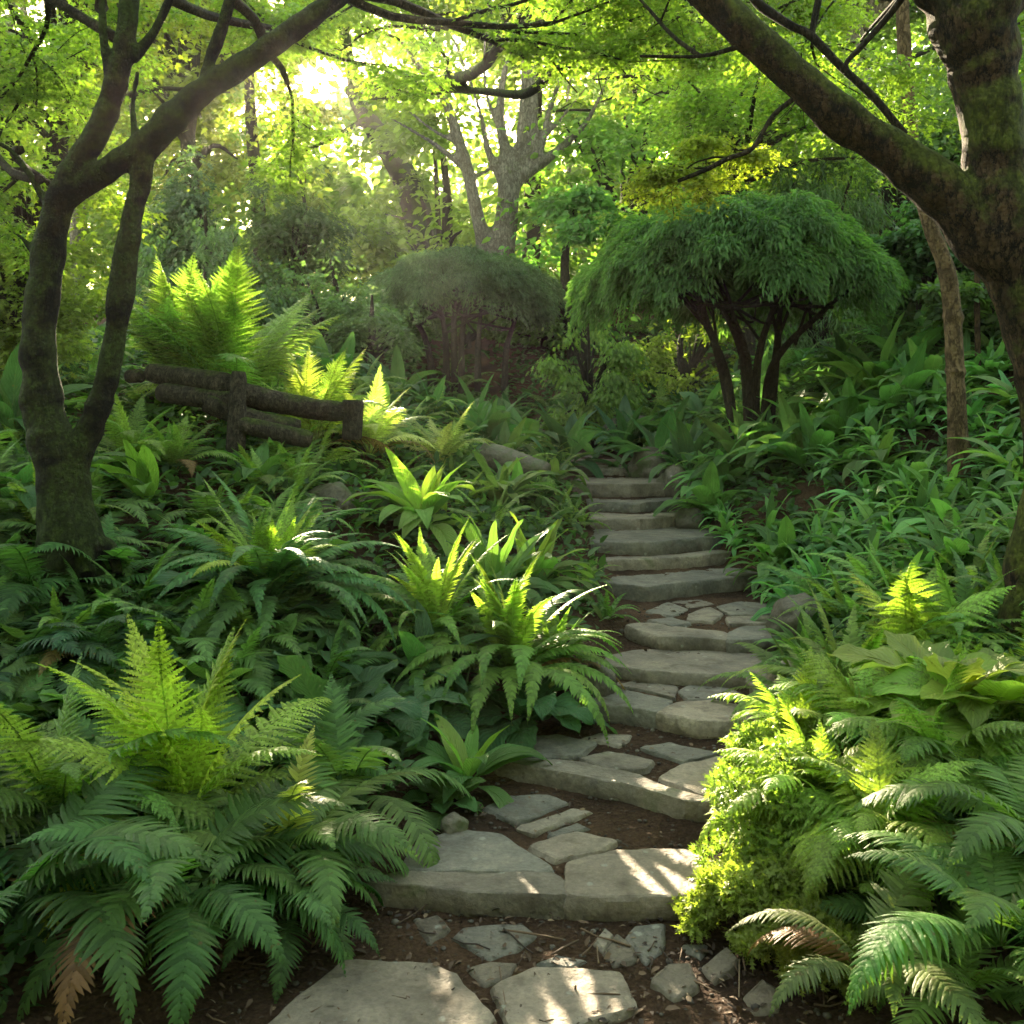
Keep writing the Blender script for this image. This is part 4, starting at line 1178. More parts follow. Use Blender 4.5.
# --- dark leaning tree before the sun, with the long horizontal boughs
YN = 26.0
n0 = P(420, 262, YN)
nt_ = tag(empty('leaning_tree', (n0.x, YN, gz(n0.x, YN))), 'dark leaning trunk with long level boughs reaching right, under the sun', 'tree')
limbs = [
    LB(YN, (436, 330, 60), (427, 262, 38.6), (420, 225, 31.1), (408, 185, 27.7), (390, 152, 24.4), (371, 124, 20.2), (358, 102, 16.8), (353, 80, 12.6), (345, 40, 13), (340, -20, 10)),
    LB(YN, (352, 92, 14), (368, 84, 13, 23), (410, 85, 13, 19), (456, 79, 13, 15), (484, 66, 12, 13), (503, 44, 12, 12.3), (546, 29, 8, 12), (590, 4, 6, 11.6), (620, -30, 4, 11.5)),
    LB(YN, (358, 96, 8, 24), (400, 97, 8, 20), (445, 90, 8, 16), (490, 92, 9, 14), (524, 94, 11, 13), (548, 78, 12, 12.5), (594, 43, 10, 12), (640, 6, 6, 11.6), (670, -20, 4, 11.5)),
    LB(YN, (526, 36, 8, 12.1), (518, 22, 10, 12), (530, 0, 8, 11.8), (540, -30, 6, 11.5)), LB(YN, (443, 81, 6, 16), (448, 60, 4, 14), (440, 30, 3, 13.5)),
    LB(YN, (350, 60, 9), (318, 30, 6), (300, -10, 5)), LB(YN, (360, 122, 6), (325, 142, 5), (285, 160, 4), (272, 172, 3)), LB(YN, (594, 43, 6, 12), (600, 20, 4, 12), (604, -10, 3, 12)),
]
o = link('trunk', limb_mesh(limbs, BARK_DARK, 0.045, bumpy=0.08)); under(o, nt_)
leafy(nt_, [(P(a, b, 11), V3((dx, .2, dz)), 1.35, .02) for a, b, dx, dz in ((484, 60, .1, .5), (503, 44, -.3, .4), (546, 29, .5, .1), (575, 14, .6, .3), (594, 43, .6, .1), (640, 6, .6, 0), (530, 0, .2, .3), (448, 60, -.3, .4), (620, 20, .8, -.1), (670, -20, .7, -.1), (600, 20, .2, .5), (440, 30, -.6, .2), (660, 10, .8, .0), (560, 20, -.2, .3), (520, 40, .2, .3))],
      32, 0.062, 85, 0.24, (0.17, 0.215, 0.022), flat=0.4)
leafy(nt_, [(P(a, b, 25), V3((dx, .3, dz)), 2.4, .05) for a, b, dx, dz in ((340, -10, -.2, .3), (318, 30, -.8, .2), (300, -10, -.6, .1), (342, 10, .6, .3))],
      33, 0.15, 50, 0.55, (0.12, 0.16, 0.03), flat=0.4)

# ------------------------------------------------------------------ trees and shrubs up the slope
def shrub(name, label, cat, px, py_top, Y, wpx, color, seed, n=9000, leaf_L=0.10, shape='leaf', style='ball', py_bot=None, trunk_r=0.07, bark=BARK_TWIG, group=None, depth=None, lumps=26, keep=True, flat=0.6):
    """a crown of leaf clumps over a branching trunk, standing on the slope"""
    rng = np.random.default_rng(seed); rnd = random.Random(seed)
    top = P(px, py_top, Y); g = gz(top.x, Y)
    w = wpx * Y / F
    bot = P(px, py_bot, Y).z if py_bot else g + 0.1
    root = tag(empty(name, (top.x, Y, g)), label, cat, group)
    h = top.z - bot; cz = bot + h / 2; rx = w / 2; ry = (depth or w) / 2; rz = h / 2
    cl = []
    if style == 'conifer':
        for i in range(lumps * 4):
            t = rng.random() ** 0.7
            a = rng.uniform(0, 6.28); rr = rx * (1 - t) * rng.uniform(0.35, 1.0) + 0.05
            cl.append((top.x + math.cos(a) * rr, Y + math.sin(a) * rr, bot + h * t - 0.12 * rr, 0.16 * w * (1 - 0.6 * t) + 0.05))
    elif style == 'layer':
        for i in range(lumps):
            a = rng.uniform(0, 6.28); rr = math.sqrt(rng.random()); t = rng.random()
            cl.append((top.x + math.cos(a) * rr * rx * (1 - .35 * t), Y + math.sin(a) * rr * ry * (1 - .35 * t), bot + h * (round(t * 5) / 5) + rng.normal(0, .04 * h), w * rng.uniform(.10, .19)))
    else:
        for i in range(lumps):
            v = rng.normal(0, 1, 3); v /= np.linalg.norm(v)
            k = rng.uniform(0.55, 0.95)
            r = min(w, h) * rng.uniform(0.11, 0.22)
            cl.append((top.x + v[0] * rx * k, Y + v[1] * ry * k, cz + v[2] * rz * k, r))
    mb = MB()
    tube(mb, catmull([(Vector((top.x, Y, g - .1)), trunk_r * 1.25), (Vector((top.x + rnd.uniform(-.1, .1), Y, (g + bot) / 2 + .1)), trunk_r), (Vector((top.x + rnd.uniform(-.2, .2) * rx, Y, cz)), trunk_r * .7), (Vector((top.x, Y, cz + rz * .75)), trunk_r * .2)], 5), seg=9, bumpy=.08, seed=seed)
    for c in cl[:min(len(cl), 26)]:
        e = Vector(c[:3]); s = Vector((top.x, Y, max(g, bot - 0.1) * 0.5 + min(cz, e.z) * 0.5))
        m_ = s.lerp(e, .5) + Vector((0, 0, .08 * h))
        if in_shaft([s.lerp(m_, .5), m_, m_.lerp(e, .5), e], .8) or in_cone([m_, m_.lerp(e, .5), e]).any(): continue
        tube(mb, catmull([(s, trunk_r * .45), (m_, trunk_r * .3), (e, trunk_r * .1)], 4), seg=5)
    under(link('trunk', mb.mesh('trunk', bark)), root)
    per = max(1, n // len(cl))
    C, D, Nn = scatter(rng, cl, per, leaf_L, 0.28 if style == 'layer' else flat, droop=0.5 if style == 'layer' else 0.2, tilt=0.35 if style == 'layer' else 0.8)
    if style == 'weep' or style == 'conifer':
        D[:, 2] -= 0.9 if style == 'weep' else 0.35
        Nn = unit(np.c_[D[:, 0], D[:, 1], np.full(len(D), .6)] + rng.normal(0, .3, D.shape))
    k = C[:, 2] > land(C[:, 0], C[:, 1])
    if keep: k &= sun_keep(C, rng)
    C, D, Nn = C[k], D[k], Nn[k]
    L = leaf_L * rng.uniform(.55, 1.25, len(C))
    asp = {'leaf': .55, 'maple': .9, 'spray': .9, 'blade': .12, 'diamond': .5}[shape]
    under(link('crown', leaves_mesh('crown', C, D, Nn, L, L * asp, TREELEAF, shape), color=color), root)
    return root

G_BACK = 'trees on the slope behind'
# left side, from the front backwards
shrub('maple_tree', 'yellow green layered maple behind the two stemmed trunk', 'tree', 30, 60, 7.6, 300, (0.12, 0.185, 0.028), 101, 12000, .06, 'maple', 'layer', py_bot=300, trunk_r=.06, lumps=60)
shrub('maple_tree', 'olive leaved maple high in the top left corner', 'tree', 60, -90, 9.5, 380, (0.10, 0.145, 0.026), 102, 10000, .075, 'maple', 'layer', py_bot=150, trunk_r=.09, lumps=60)
shrub('shrub', 'bright green feathery shrub under the left maple leaves', 'shrub', 20, 215, 8.0, 190, (0.095, 0.17, 0.03), 103, 7000, .10, 'spray', 'ball', lumps=30)
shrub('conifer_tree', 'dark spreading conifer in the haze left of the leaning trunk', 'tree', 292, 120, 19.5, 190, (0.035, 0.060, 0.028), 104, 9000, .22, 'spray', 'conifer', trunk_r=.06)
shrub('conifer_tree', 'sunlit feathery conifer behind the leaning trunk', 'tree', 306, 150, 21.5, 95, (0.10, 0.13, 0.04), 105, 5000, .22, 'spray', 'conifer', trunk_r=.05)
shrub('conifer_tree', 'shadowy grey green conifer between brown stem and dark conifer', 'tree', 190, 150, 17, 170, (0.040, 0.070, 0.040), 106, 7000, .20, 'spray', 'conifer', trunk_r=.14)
shrub('shrub', 'soft blue green shrub below the dark conifer', 'shrub', 205, 185, 12.5, 160, (0.050, 0.095, 0.055), 107, 8000, .11, 'spray', 'weep', lumps=30)
shrub('shrub', 'feathery rounded shrub left of the small domed maple', 'shrub', 330, 240, 13.2, 130, (0.060, 0.105, 0.045), 108, 9000, .10, 'spray', 'ball', lumps=34)
shrub('shrub', 'low grey green shrub tucked against the small domed maple', 'shrub', 372, 282, 12.4, 80, (0.055, 0.095, 0.05), 109, 5000, .08, 'spray', 'ball', lumps=22)
shrub('broadleaf_tree', 'tall hazy tree at the upper left behind the conifers', 'tree', 190, -80, 24, 260, (0.10, 0.13, 0.03), 110, 9000, .22, 'leaf', 'ball', py_bot=190, trunk_r=.22, group=None, lumps=40)
shrub('broadleaf_tree', 'thin crowned tree under the sun at the back', 'tree', 258, 10, 27, 150, (0.12, 0.15, 0.035), 111, 4500, .22, 'leaf', 'ball', py_bot=170, trunk_r=.2, lumps=30)
# middle
shrub('broadleaf_tree', 'golden green rounded tree behind the pale stems', 'tree', 440, 100, 25, 230, (0.10, 0.16, 0.028), 112, 17000, .24, 'leaf', 'ball', lumps=40, trunk_r=.2)
shrub('broadleaf_tree', 'large soft green tree right of the pale stems', 'tree', 625, 90, 20, 240, (0.070, 0.160, 0.030), 113, 26000, .20, 'leaf', 'ball', lumps=60, trunk_r=.18, flat=.5)
shrub('broadleaf_tree', 'mid green bushy tree just right of the pale trunk base', 'tree', 575, 175, 18, 130, (0.060, 0.140, 0.03), 114, 15000, .16, 'leaf', 'ball', lumps=40, trunk_r=.12)
shrub('shrub', 'low dark shrub between the two domed maples', 'shrub', 590, 262, 13.6, 100, (0.075, 0.15, 0.03), 115, 7000, .10, 'spray', 'weep', lumps=26)
shrub('broadleaf_tree', 'high airy tree crown above the pale stems', 'tree', 530, -130, 23, 330, (0.14, 0.21, 0.032), 116, 8000, .20, 'leaf', 'layer', py_bot=70, trunk_r=.2, lumps=50)
shrub('shrub', 'sunny yellow green thicket seen under the large domed maple', 'shrub', 690, 300, 15.0, 150, (0.11, 0.18, 0.025), 117, 8000, .09, 'leaf', 'ball', lumps=30)
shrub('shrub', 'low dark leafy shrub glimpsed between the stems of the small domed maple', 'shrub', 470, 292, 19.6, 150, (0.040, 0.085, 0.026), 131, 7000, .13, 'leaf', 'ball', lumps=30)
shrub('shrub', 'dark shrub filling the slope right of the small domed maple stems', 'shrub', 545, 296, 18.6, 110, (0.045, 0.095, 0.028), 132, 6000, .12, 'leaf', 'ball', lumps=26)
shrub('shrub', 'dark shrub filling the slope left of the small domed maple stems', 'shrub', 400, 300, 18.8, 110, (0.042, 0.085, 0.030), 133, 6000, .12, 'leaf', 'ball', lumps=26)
# right
shrub('maple_tree', 'layered bright green maple above the large domed maple', 'tree', 745, 75, 14.0, 270, (0.105, 0.19, 0.03), 118, 18000, .085, 'maple', 'layer', py_bot=185, lumps=70, trunk_r=.10)
shrub('maple_tree', 'lime green maple crown high right of centre', 'tree', 700, -60, 18, 300, (0.12, 0.20, 0.03), 119, 14000, .11, 'maple', 'layer', py_bot=110, lumps=70, trunk_r=.14)
shrub('weeping_tree', 'grey green weeping willowy tree behind the large domed maple', 'tree', 822, 140, 14.5, 170, (0.055, 0.095, 0.048), 120, 14000, .16, 'blade', 'weep', lumps=46, trunk_r=.10)
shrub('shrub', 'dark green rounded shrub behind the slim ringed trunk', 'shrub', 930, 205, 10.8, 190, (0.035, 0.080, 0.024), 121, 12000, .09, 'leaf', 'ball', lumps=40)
shrub('broadleaf_tree', 'deep green tree behind the diagonal limb', 'tree', 900, 60, 17, 220, (0.045, 0.100, 0.030), 122, 14000, .13, 'leaf', 'ball', lumps=50, trunk_r=.16)
shrub('broadleaf_tree', 'tall back tree with a straight trunk beyond the diagonal limb', 'tree', 870, -150, 22, 330, (0.055, 0.105, 0.03), 123, 10000, .20, 'leaf', 'ball', py_bot=40, lumps=46, trunk_r=.34, bark=BARK_PALE)
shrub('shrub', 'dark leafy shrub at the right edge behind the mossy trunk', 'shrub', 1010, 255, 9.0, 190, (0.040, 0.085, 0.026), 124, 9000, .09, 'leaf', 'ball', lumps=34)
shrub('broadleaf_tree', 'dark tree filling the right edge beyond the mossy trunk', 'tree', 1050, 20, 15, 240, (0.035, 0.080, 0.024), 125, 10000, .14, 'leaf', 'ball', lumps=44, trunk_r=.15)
shrub('broadleaf_tree', 'slender stemmed tree with thin leaves at centre right', 'tree', 640, 0, 26, 190, (0.09, 0.16, 0.03), 126, 5000, .20, 'leaf', 'layer', py_bot=120, lumps=40, trunk_r=.16)

def distant_wood():
    rng = np.random.default_rng(77)
    cl = []
    for i in range(1150):
        x = rng.uniform(-26, 26); y = rng.uniform(29, 46)
        z0 = gz(x, y)
        zc = z0 + rng.uniform(0.3, 16) * (0.55 + 0.45 * rng.random())
        az = abs(math.atan2(x, y) - SUN_AZ); el = math.atan2(zc - EYE, y)
        if az < R(24) and el > R(9.5) and rng.random() > .97: continue
        cl.append((x, y, zc, rng.uniform(.8, 1.7)))
    for i in range(680):                     # unseen wood behind and beside the path, added to block low sky light
        a = rng.uniform(R(75), R(285)); d = rng.uniform(9, 17)
        x, y = math.sin(a) * d, math.cos(a) * d - 1
        cl.append((x, y, rng.uniform(.2, 11), rng.uniform(.8, 1.6)))
    C, D, Nn = scatter(rng, cl, 74, .3, .7, tilt=.8)
    k = sun_keep(C, rng, tight=.80, extra=.02); C, D, Nn = C[k], D[k], Nn[k]
    L = rng.uniform(.25, .62, len(C))
    me = leaves_mesh('distant_wood', C, D, Nn, L, L * .6, TREELEAF, 'leaf')
    tag(link('distant_wood', me, color=(.075, .125, .028)), 'hazy mass of far green woodland closing the view', 'woodland', kind='stuff')
    r = random.Random(4); mb = MB()
    for i in range(46):
        x, y = r.uniform(-22, 22), r.uniform(25, 38)
        g = gz(x, y); w = r.uniform(.08, .2)
        if abs((x - y * SUN.x / SUN.y)) < 2.6: continue
        if in_shaft([V3((x, y, g + q)) for q in (1, 2, 3, 4, 5, 6, 7, 8, 9, 10, 11)], 1.0): continue
        tube(mb, catmull([(V3((x, y, g - .2)), w * 1.2), (V3((x + r.uniform(-.3, .3), y, g + 4)), w), (V3((x + r.uniform(-.9, .9), y, g + 9)), w * .7), (V3((x + r.uniform(-1.6, 1.6), y, g + 14)), w * .35)], 5), seg=7)
    tag(link('distant_trunks', mb.mesh('distant_trunks', BARK_PALE)), 'thin far trunks standing in the hazy woodland', 'woodland', kind='stuff')
distant_wood()

# ------------------------------------------------------------------ the two domed weeping maples
def domed_maple(label, px, top, bot, Y, wpx, color, seed, n, stems, trunk_r, lean=0.0):
    rng = np.random.default_rng(seed); rnd = random.Random(seed)
    a = P(px, top, Y); b = P(px, bot, Y); g = gz(a.x, Y)
    root = tag(empty('domed_maple', (a.x, Y, g)), label, 'tree')
    rx = wpx * Y / F / 2; rz = a.z - b.z
    cen = np.array((a.x, Y, b.z))
    pads = 150
    u = np.arange(pads) * 2.39996 + rng.normal(0, .25, pads); ct = np.clip(1 - (np.arange(pads) + .5) / pads * 1.06 + rng.normal(0, .02, pads), -.06, 1); st = np.sqrt(np.maximum(0, 1 - ct * ct))
    lay = rng.choice([1.04, .96, .84], pads, p=[.5, .3, .2]) + rng.normal(0, .03, pads)
    d = np.c_[np.cos(u) * st, np.sin(u) * st, ct]
    wob = 1 + .07 * np.sin(u * 3 + seed) * st + .05 * np.sin(u * 7 + ct * 6)
    pc = cen + d * np.array([rx, rx, rz]) * (lay * wob)[:, None]
    pn = unit(unit(d / np.array([rx, rx, rz])) * .55 + np.array((0, 0, .75)) + rng.normal(0, .10, (pads, 3)))
    pr = rx * rng.uniform(.15, .27, pads)
    wt = pr ** 2 / (pr ** 2).sum()
    idx = rng.choice(pads, n, p=wt)
    out = np.c_[d[idx, 0], d[idx, 1], np.zeros(n)]
    nor = pn[idx]
    ax = unit(np.cross(nor, np.array((.3, .1, 1.0)) + 1e-3)); ay = np.cross(nor, ax)
    ph = rng.uniform(0, 6.283, n); rr = np.sqrt(rng.random(n)) * pr[idx] * (1 + .22 * np.sin(ph * 5 + idx))
    rad = ax * np.cos(ph)[:, None] + ay * np.sin(ph)[:, None]
    flow = unit(rad * (rr / pr[idx])[:, None] + out * .75 + 1e-5)
    C = pc[idx] + rad * rr[:, None] - nor * (rr * rr / pr[idx] * .55)[:, None] + nor * rng.normal(0, .018 * rx, n)[:, None]
    D = unit(flow + rng.normal(0, .33, (n, 3)) - np.array((0, 0, .18)) - np.array((0, 0, .8)) * (rr / pr[idx])[:, None] ** 2)
    Nn = unit(nor + rng.normal(0, .4, (n, 3)))
    L = rng.uniform(.03, .085, len(C)) * (0.7 + .3 * rx)
    under(link('crown', leaves_mesh('crown', C, D, Nn, L, L * .26, TREELEAF, 'leaf'), color=color), root)
    mb = MB()
    for sx, sy, tx, ty in stems:
        p0, p3 = P(sx, sy, Y), P(tx, ty, Y)
        p0 = V3((p0.x, Y + rnd.uniform(-.15, .15), gz(p0.x, Y) - .1)); m1 = V3((p0.x * .8 + p3.x * .2 + rnd.uniform(-.06, .06), Y, p0.z * .45 + p3.z * .55))
        p3.y = Y + rnd.uniform(-.8, .8) * rx
        tube(mb, catmull([(p0, trunk_r), (m1, trunk_r * .75), (m1.lerp(p3, .6) + V3((0, 0, .06)), trunk_r * .5), (p3, trunk_r * .3)], 6), seg=8, bumpy=.12, seed=int(sx))
        for q in range(4):
            e = V3(pc[rnd.randrange(pads)]) ; e.z -= .05
            tube(mb, catmull([(m1.lerp(p3, rnd.uniform(.2, 1)), trunk_r * .35), (m1.lerp(e, .5) + V3((0, 0, .12)), trunk_r * .25), (e, trunk_r * .1)], 5), seg=5)
    under(link('trunk', mb.mesh('trunk', BARK_TWIG)), root)
domed_maple('large dome shaped weeping maple on branching bare stems, right of centre', 736, 205, 283, 10.0, 272, (0.050, 0.108, 0.032), 201, 130000,
            [(738, 375, 668, 290), (735, 375, 690, 300), (752, 360, 735, 290), (756, 360, 775, 285), (762, 365, 830, 295), (748, 365, 716, 270), (770, 365, 800, 280)], .055)
domed_maple('smaller dome shaped weeping maple with blue green leaves, left of centre', 463, 254, 304, 17.0, 178, (0.034, 0.085, 0.046), 202, 90000,
            [(446, 380, 440, 300), (462, 380, 470, 290), (478, 380, 480, 300), (436, 380, 400, 300), (505, 370, 520, 310), (455, 380, 455, 280)], .07)

# ------------------------------------------------------------------ featured plants
def at(px, py, Y):
    p = P(px, py, Y); return p.x, p.y
def R_(name, label, cat, px, Y, kit, n, size, color, seed, **kw):
    return rosette(name, label, cat, (px - 512) / F * Y, Y, kit, n, size, color, seed, **kw)

# left front
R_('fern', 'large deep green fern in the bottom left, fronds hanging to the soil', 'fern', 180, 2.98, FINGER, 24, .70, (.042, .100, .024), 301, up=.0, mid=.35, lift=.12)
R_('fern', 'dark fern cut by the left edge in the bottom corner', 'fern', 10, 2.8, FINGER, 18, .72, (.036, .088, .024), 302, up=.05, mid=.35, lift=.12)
R_('fern', 'golden yellow fern with upright sunlit fronds in the left front', 'fern', 185, 3.35, LOBED, 15, .80, (.15, .215, .028), 303, up=.6, mid=.3, inner=GOLD, lift=.12)
R_('fern', 'mid green fern spreading left of the golden yellow fern', 'fern', 60, 3.3, LOBED, 22, .78, (.075, .14, .028), 304, up=.12, mid=.5, lift=.12)
R_('fern', 'fern with pale sunlit arching fronds right of the golden yellow fern', 'fern', 292, 3.25, FINGER, 20, .60, (.07, .13, .03), 305, up=.1, mid=.55, lift=.10, inner=(.2, .24, .05))
R_('fern', 'dark drooping fern beside the left end of the lowest step', 'fern', 286, 3.05, FINGER, 15, .46, (.036, .088, .024), 306, up=.0, mid=.4, lift=.08)
R_('fern', 'soft green wavy fern mass above the second step', 'fern', 345, 3.75, FINGER, 20, .66, (.065, .125, .035), 307, up=.08, mid=.5, lift=.05)
R_('hosta', 'young hosta with lance leaves at the left end of the second step', 'hosta', 468, 4.15, LANCE, 18, .42, (.055, .13, .035), 308, up=.3, mid=.4, part='leaf', lift=.03, inner=(.11, .2, .035))
R_('leafy_clump', 'low round leaved clump under the young hosta', 'plant', 445, 3.95, ROUND, 14, .22, (.05, .11, .03), 309, up=.1, mid=.4, part='leaf')
# left middle
R_('sword_fern', 'big rosette of arching blue green fronds with a golden crown, below the logs', 'fern', 268, 5.0, SWORD, 66, .86, (.055, .13, .045), 311, up=.04, mid=.5, lift=.12, cull=0)
R_('hosta', 'few blue green toothed leaves spreading under the rosette with the golden crown', 'hosta', 262, 4.9, WAVY, 12, .66, (.045, .11, .05), 310, up=.0, mid=.2, part='leaf', lift=.05, cull=0)
R_('fern', 'golden crown of upright fronds inside the blue green rosette', 'fern', 266, 4.98, LOBED, 24, .64, (.15, .235, .03), 312, up=.8, mid=.2, lift=.14, cull=0)
R_('sword_fern', 'lush fresh green clump with upright ribbed leaves in the middle', 'fern', 512, 5.0, SWORD, 90, .82, (.085, .165, .03), 313, up=.42, mid=.36, lift=.04, cull=.32, inner=(.15, .23, .035))
R_('sword_fern', 'fresh green clump leaning over the steps beside the landing', 'fern', 552, 5.25, SWORD, 34, .50, (.09, .165, .032), 314, up=.3, mid=.4, lift=.02, cull=0, inner=(.13, .21, .035))
R_('sword_fern', 'fresh green clump crowded against the left of the lush middle clump', 'fern', 438, 5.15, SWORD, 54, .70, (.085, .165, .03), 331, up=.34, mid=.4, lift=.06, inner=(.14, .22, .034), cull=.25)
R_('hosta', 'dark broad leaved hosta at the foot of the lush middle clump', 'hosta', 520, 4.75, WAVY, 16, .52, (.036, .092, .034), 315, up=.0, mid=.4, part='leaf')
R_('hosta', 'blue green hosta between the golden yellow fern and the rosette', 'hosta', 330, 4.3, WAVY, 18, .52, (.045, .10, .05), 316, up=.1, mid=.4, part='leaf')
R_('hosta', 'grey green hosta with rounded leaves in the middle of the left bank', 'hosta', 395, 4.45, HEART, 20, .42, (.048, .105, .05), 317, up=.1, mid=.4, part='leaf')
R_('hosta', 'glossy mid green hosta beside the grey green rounded one', 'hosta', 425, 4.8, LANCE, 18, .50, (.042, .10, .04), 318, up=.1, mid=.4, part='leaf')
R_('sword_fern', 'bright green fountain fern beside the end post of the logs', 'fern', 424, 6.6, LANCE, 44, .66, (.10, .18, .03), 319, up=.35, mid=.4, part='leaf', lift=.12, cull=.45, inner=(0.144, 0.237, 0.033))
R_('sword_fern', 'fresh green arching clump left of the upper steps', 'fern', 532, 6.4, STRAP, 44, .58, (.075, .15, .032), 320, up=.25, mid=.45, part='leaf', cull=0, inner=(.13, .2, .03))
R_('sword_fern', 'pale green strappy clump left of the sixth step', 'fern', 494, 6.0, STRAP, 44, .64, (.065, .135, .036), 321, up=.2, mid=.45, part='leaf', cull=0)
R_('fern', 'wispy grass leaved tuft above the fallen log', 'fern', 500, 8.2, STRAP, 34, .62, (.085, .14, .045), 322, up=.4, mid=.4, part='leaf')
R_('fern', 'tall backlit fern with many upright yellow green fronds on the left terrace', 'fern', 228, 7.6, LACY, 30, 1.45, (.105, .18, .034), 323, up=.9, mid=.1, lift=.12, cull=.2)
R_('fern', 'second tall backlit fern leaning left of the tallest one', 'fern', 178, 7.9, LACY, 22, 1.3, (.10, .175, .034), 324, up=.8, mid=.15, lift=.1, cull=.22)
R_('fern', 'glowing pale fern at the right end of the log edging', 'fern', 312, 7.7, LACY, 22, .95, (.16, .225, .045), 325, up=.5, mid=.35, lift=.1, cull=.22)
R_('fern', 'creamy green fern spreading in sunlight above the end post', 'fern', 370, 8.0, LOBED, 20, .80, PALE, 326, up=.35, mid=.5, lift=.1, cull=0)
R_('fern', 'small pale upright fern before the small domed maple', 'fern', 440, 8.6, LOBED, 14, .72, (.18, .22, .08), 327, up=.5, mid=.4, lift=.05)
R_('fern', 'green fern on the terrace behind the brown stem', 'fern', 130, 6.3, LOBED, 18, .55, (.09, .16, .03), 328, up=.3, mid=.5, lift=.05)
R_('fern', 'green fern half hiding the left ends of the terrace logs', 'fern', 175, 6.35, LOBED, 20, .50, (.085, .16, .032), 338, up=.35, mid=.45, lift=.04, cull=0)
R_('fern', 'green fern half hiding the sagging log and the end post', 'fern', 300, 6.5, LOBED, 20, .48, (.085, .16, .034), 339, up=.35, mid=.45, lift=.04, cull=0)
R_('fern', 'bright little fern between the tree base and the logs', 'fern', 150, 5.8, LANCE, 22, .52, (.095, .16, .03), 329, up=.3, mid=.4, part='leaf')
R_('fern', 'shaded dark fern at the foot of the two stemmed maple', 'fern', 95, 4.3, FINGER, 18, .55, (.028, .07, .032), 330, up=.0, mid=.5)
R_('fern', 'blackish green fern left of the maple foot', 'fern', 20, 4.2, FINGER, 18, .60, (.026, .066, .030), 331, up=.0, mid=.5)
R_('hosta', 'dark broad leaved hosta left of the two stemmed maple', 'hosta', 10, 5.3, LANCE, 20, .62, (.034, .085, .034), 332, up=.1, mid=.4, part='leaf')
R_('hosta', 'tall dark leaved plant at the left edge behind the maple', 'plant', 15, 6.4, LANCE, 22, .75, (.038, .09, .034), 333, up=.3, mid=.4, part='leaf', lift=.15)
# right front
R_('fern', 'green fern with long fingered fronds in the bottom right corner', 'fern', 1000, 2.5, FINGER, 12, .54, (.07, .15, .028), 341, up=.0, mid=.5, lift=.24)
R_('fern', 'pale fern with spread fronds over the soil at the bottom right', 'fern', 872, 2.6, FINGER, 8, .46, (.10, .15, .045), 342, up=.0, mid=.6, lift=.14)
R_('fern', 'dark green fern cut by the right edge below the broad leaves', 'fern', 1040, 2.9, FINGER, 12, .62, (.06, .13, .028), 343, up=.05, mid=.5, lift=.2)
for i, (px, Y, sz, lf, lb, c) in enumerate([
        (820, 3.35, .50, .14, 'wide lime shelf fern in full sun, right of the second step', (0.184, 0.271, 0.029)),
        (880, 3.15, .46, .16, 'lime shelf fern below the broad pale leaves', (.13, .20, .028)),
        (800, 3.9, .46, .12, 'feathery lime fern beside the third step', (0.160, 0.252, 0.033)),
        (870, 3.8, .48, .12, 'feathery yellow green fern behind the wide lime one', (0.144, 0.237, 0.033)),
        (940, 3.45, .50, .14, 'mid green shelf fern in front of the mossy trunk', (.10, .18, .03))]):
    R_('shelf_fern', lb, 'fern', px, Y, SHELF, 34, sz, c, 350 + i, up=.08, mid=.45, lift=lf, spread=22)
def moss_mound(label, px, Y, wx, h, seed, color, n=15000):
    rng = np.random.default_rng(seed)
    x = (px - 512) / F * Y; g = gz(x, Y)
    root = tag(empty('mossy_mound', (x, Y, g)), label, 'plant', 'fine leaved lime mounds beside the lowest step')
    k = 46
    a = rng.uniform(0, 6.283, k); rr = np.sqrt(rng.random(k)); z = h * np.sqrt(np.maximum(0, 1 - rr ** 2 * .92)) * rng.uniform(.62, 1.05, k)
    cx = x + np.cos(a) * rr * wx; cyy = Y + np.sin(a) * rr * wx * .8; cr_ = wx * rng.uniform(.14, .26, k)
    idx = rng.integers(0, k, n)
    v = unit(rng.normal(0, 1, (n, 3)) + np.array((0, -.15, .55)))
    C = np.c_[cx[idx], cyy[idx], g + z[idx] - cr_[idx] * .5] + v * (cr_[idx] * rng.uniform(.65, 1.04, n))[:, None] * np.array((1.25, 1.25, .8))
    C = C[C[:, 2] > land(C[:, 0], C[:, 1])]; v = v[:len(C)]; n = len(C)
    D = unit(v + rng.normal(0, .6, (n, 3)) + np.array((0, 0, -.15))); Nn = unit(v * .6 + np.array((0, 0, .6)) + rng.normal(0, .4, (n, 3)))
    L = rng.uniform(.018, .048, n)
    under(link('foliage', leaves_mesh('foliage', C, D, Nn, L, L * .75, LEAF, 'spray'), color=color), root)
    mb = MB(); r_ = random.Random(seed)
    for i in range(k):
        tube(mb, catmull([(V3((x + r_.uniform(-.04, .04), Y + r_.uniform(-.04, .04), g - .02)), .006), (V3(((x + cx[i]) / 2, (Y + cyy[i]) / 2, g + z[i] * .5)), .004), (V3((cx[i], cyy[i], g + z[i] - cr_[i] * .4)), .002)], 4), seg=5)
    under(link('stem', mb.mesh('stem', BARK_TWIG)), root)
moss_mound('rounded lime mound of curly fine leaves spilling over the end of the lowest step', 764, 3.10, .23, .28, 801, (.12, .18, .03), 10000)
moss_mound('higher lime mound of fine leaves behind the one at the lowest step', 800, 3.32, .30, .42, 802, (.105, .17, .03), 11000)
moss_mound('lime mound with sunlit top beside the second and third step', 790, 3.72, .26, .36, 803, (.105, .17, .03), 11000)
moss_mound('shaded green mound below the corner ferns', 800, 2.86, .20, .20, 804, (.11, .16, .026), 11000)
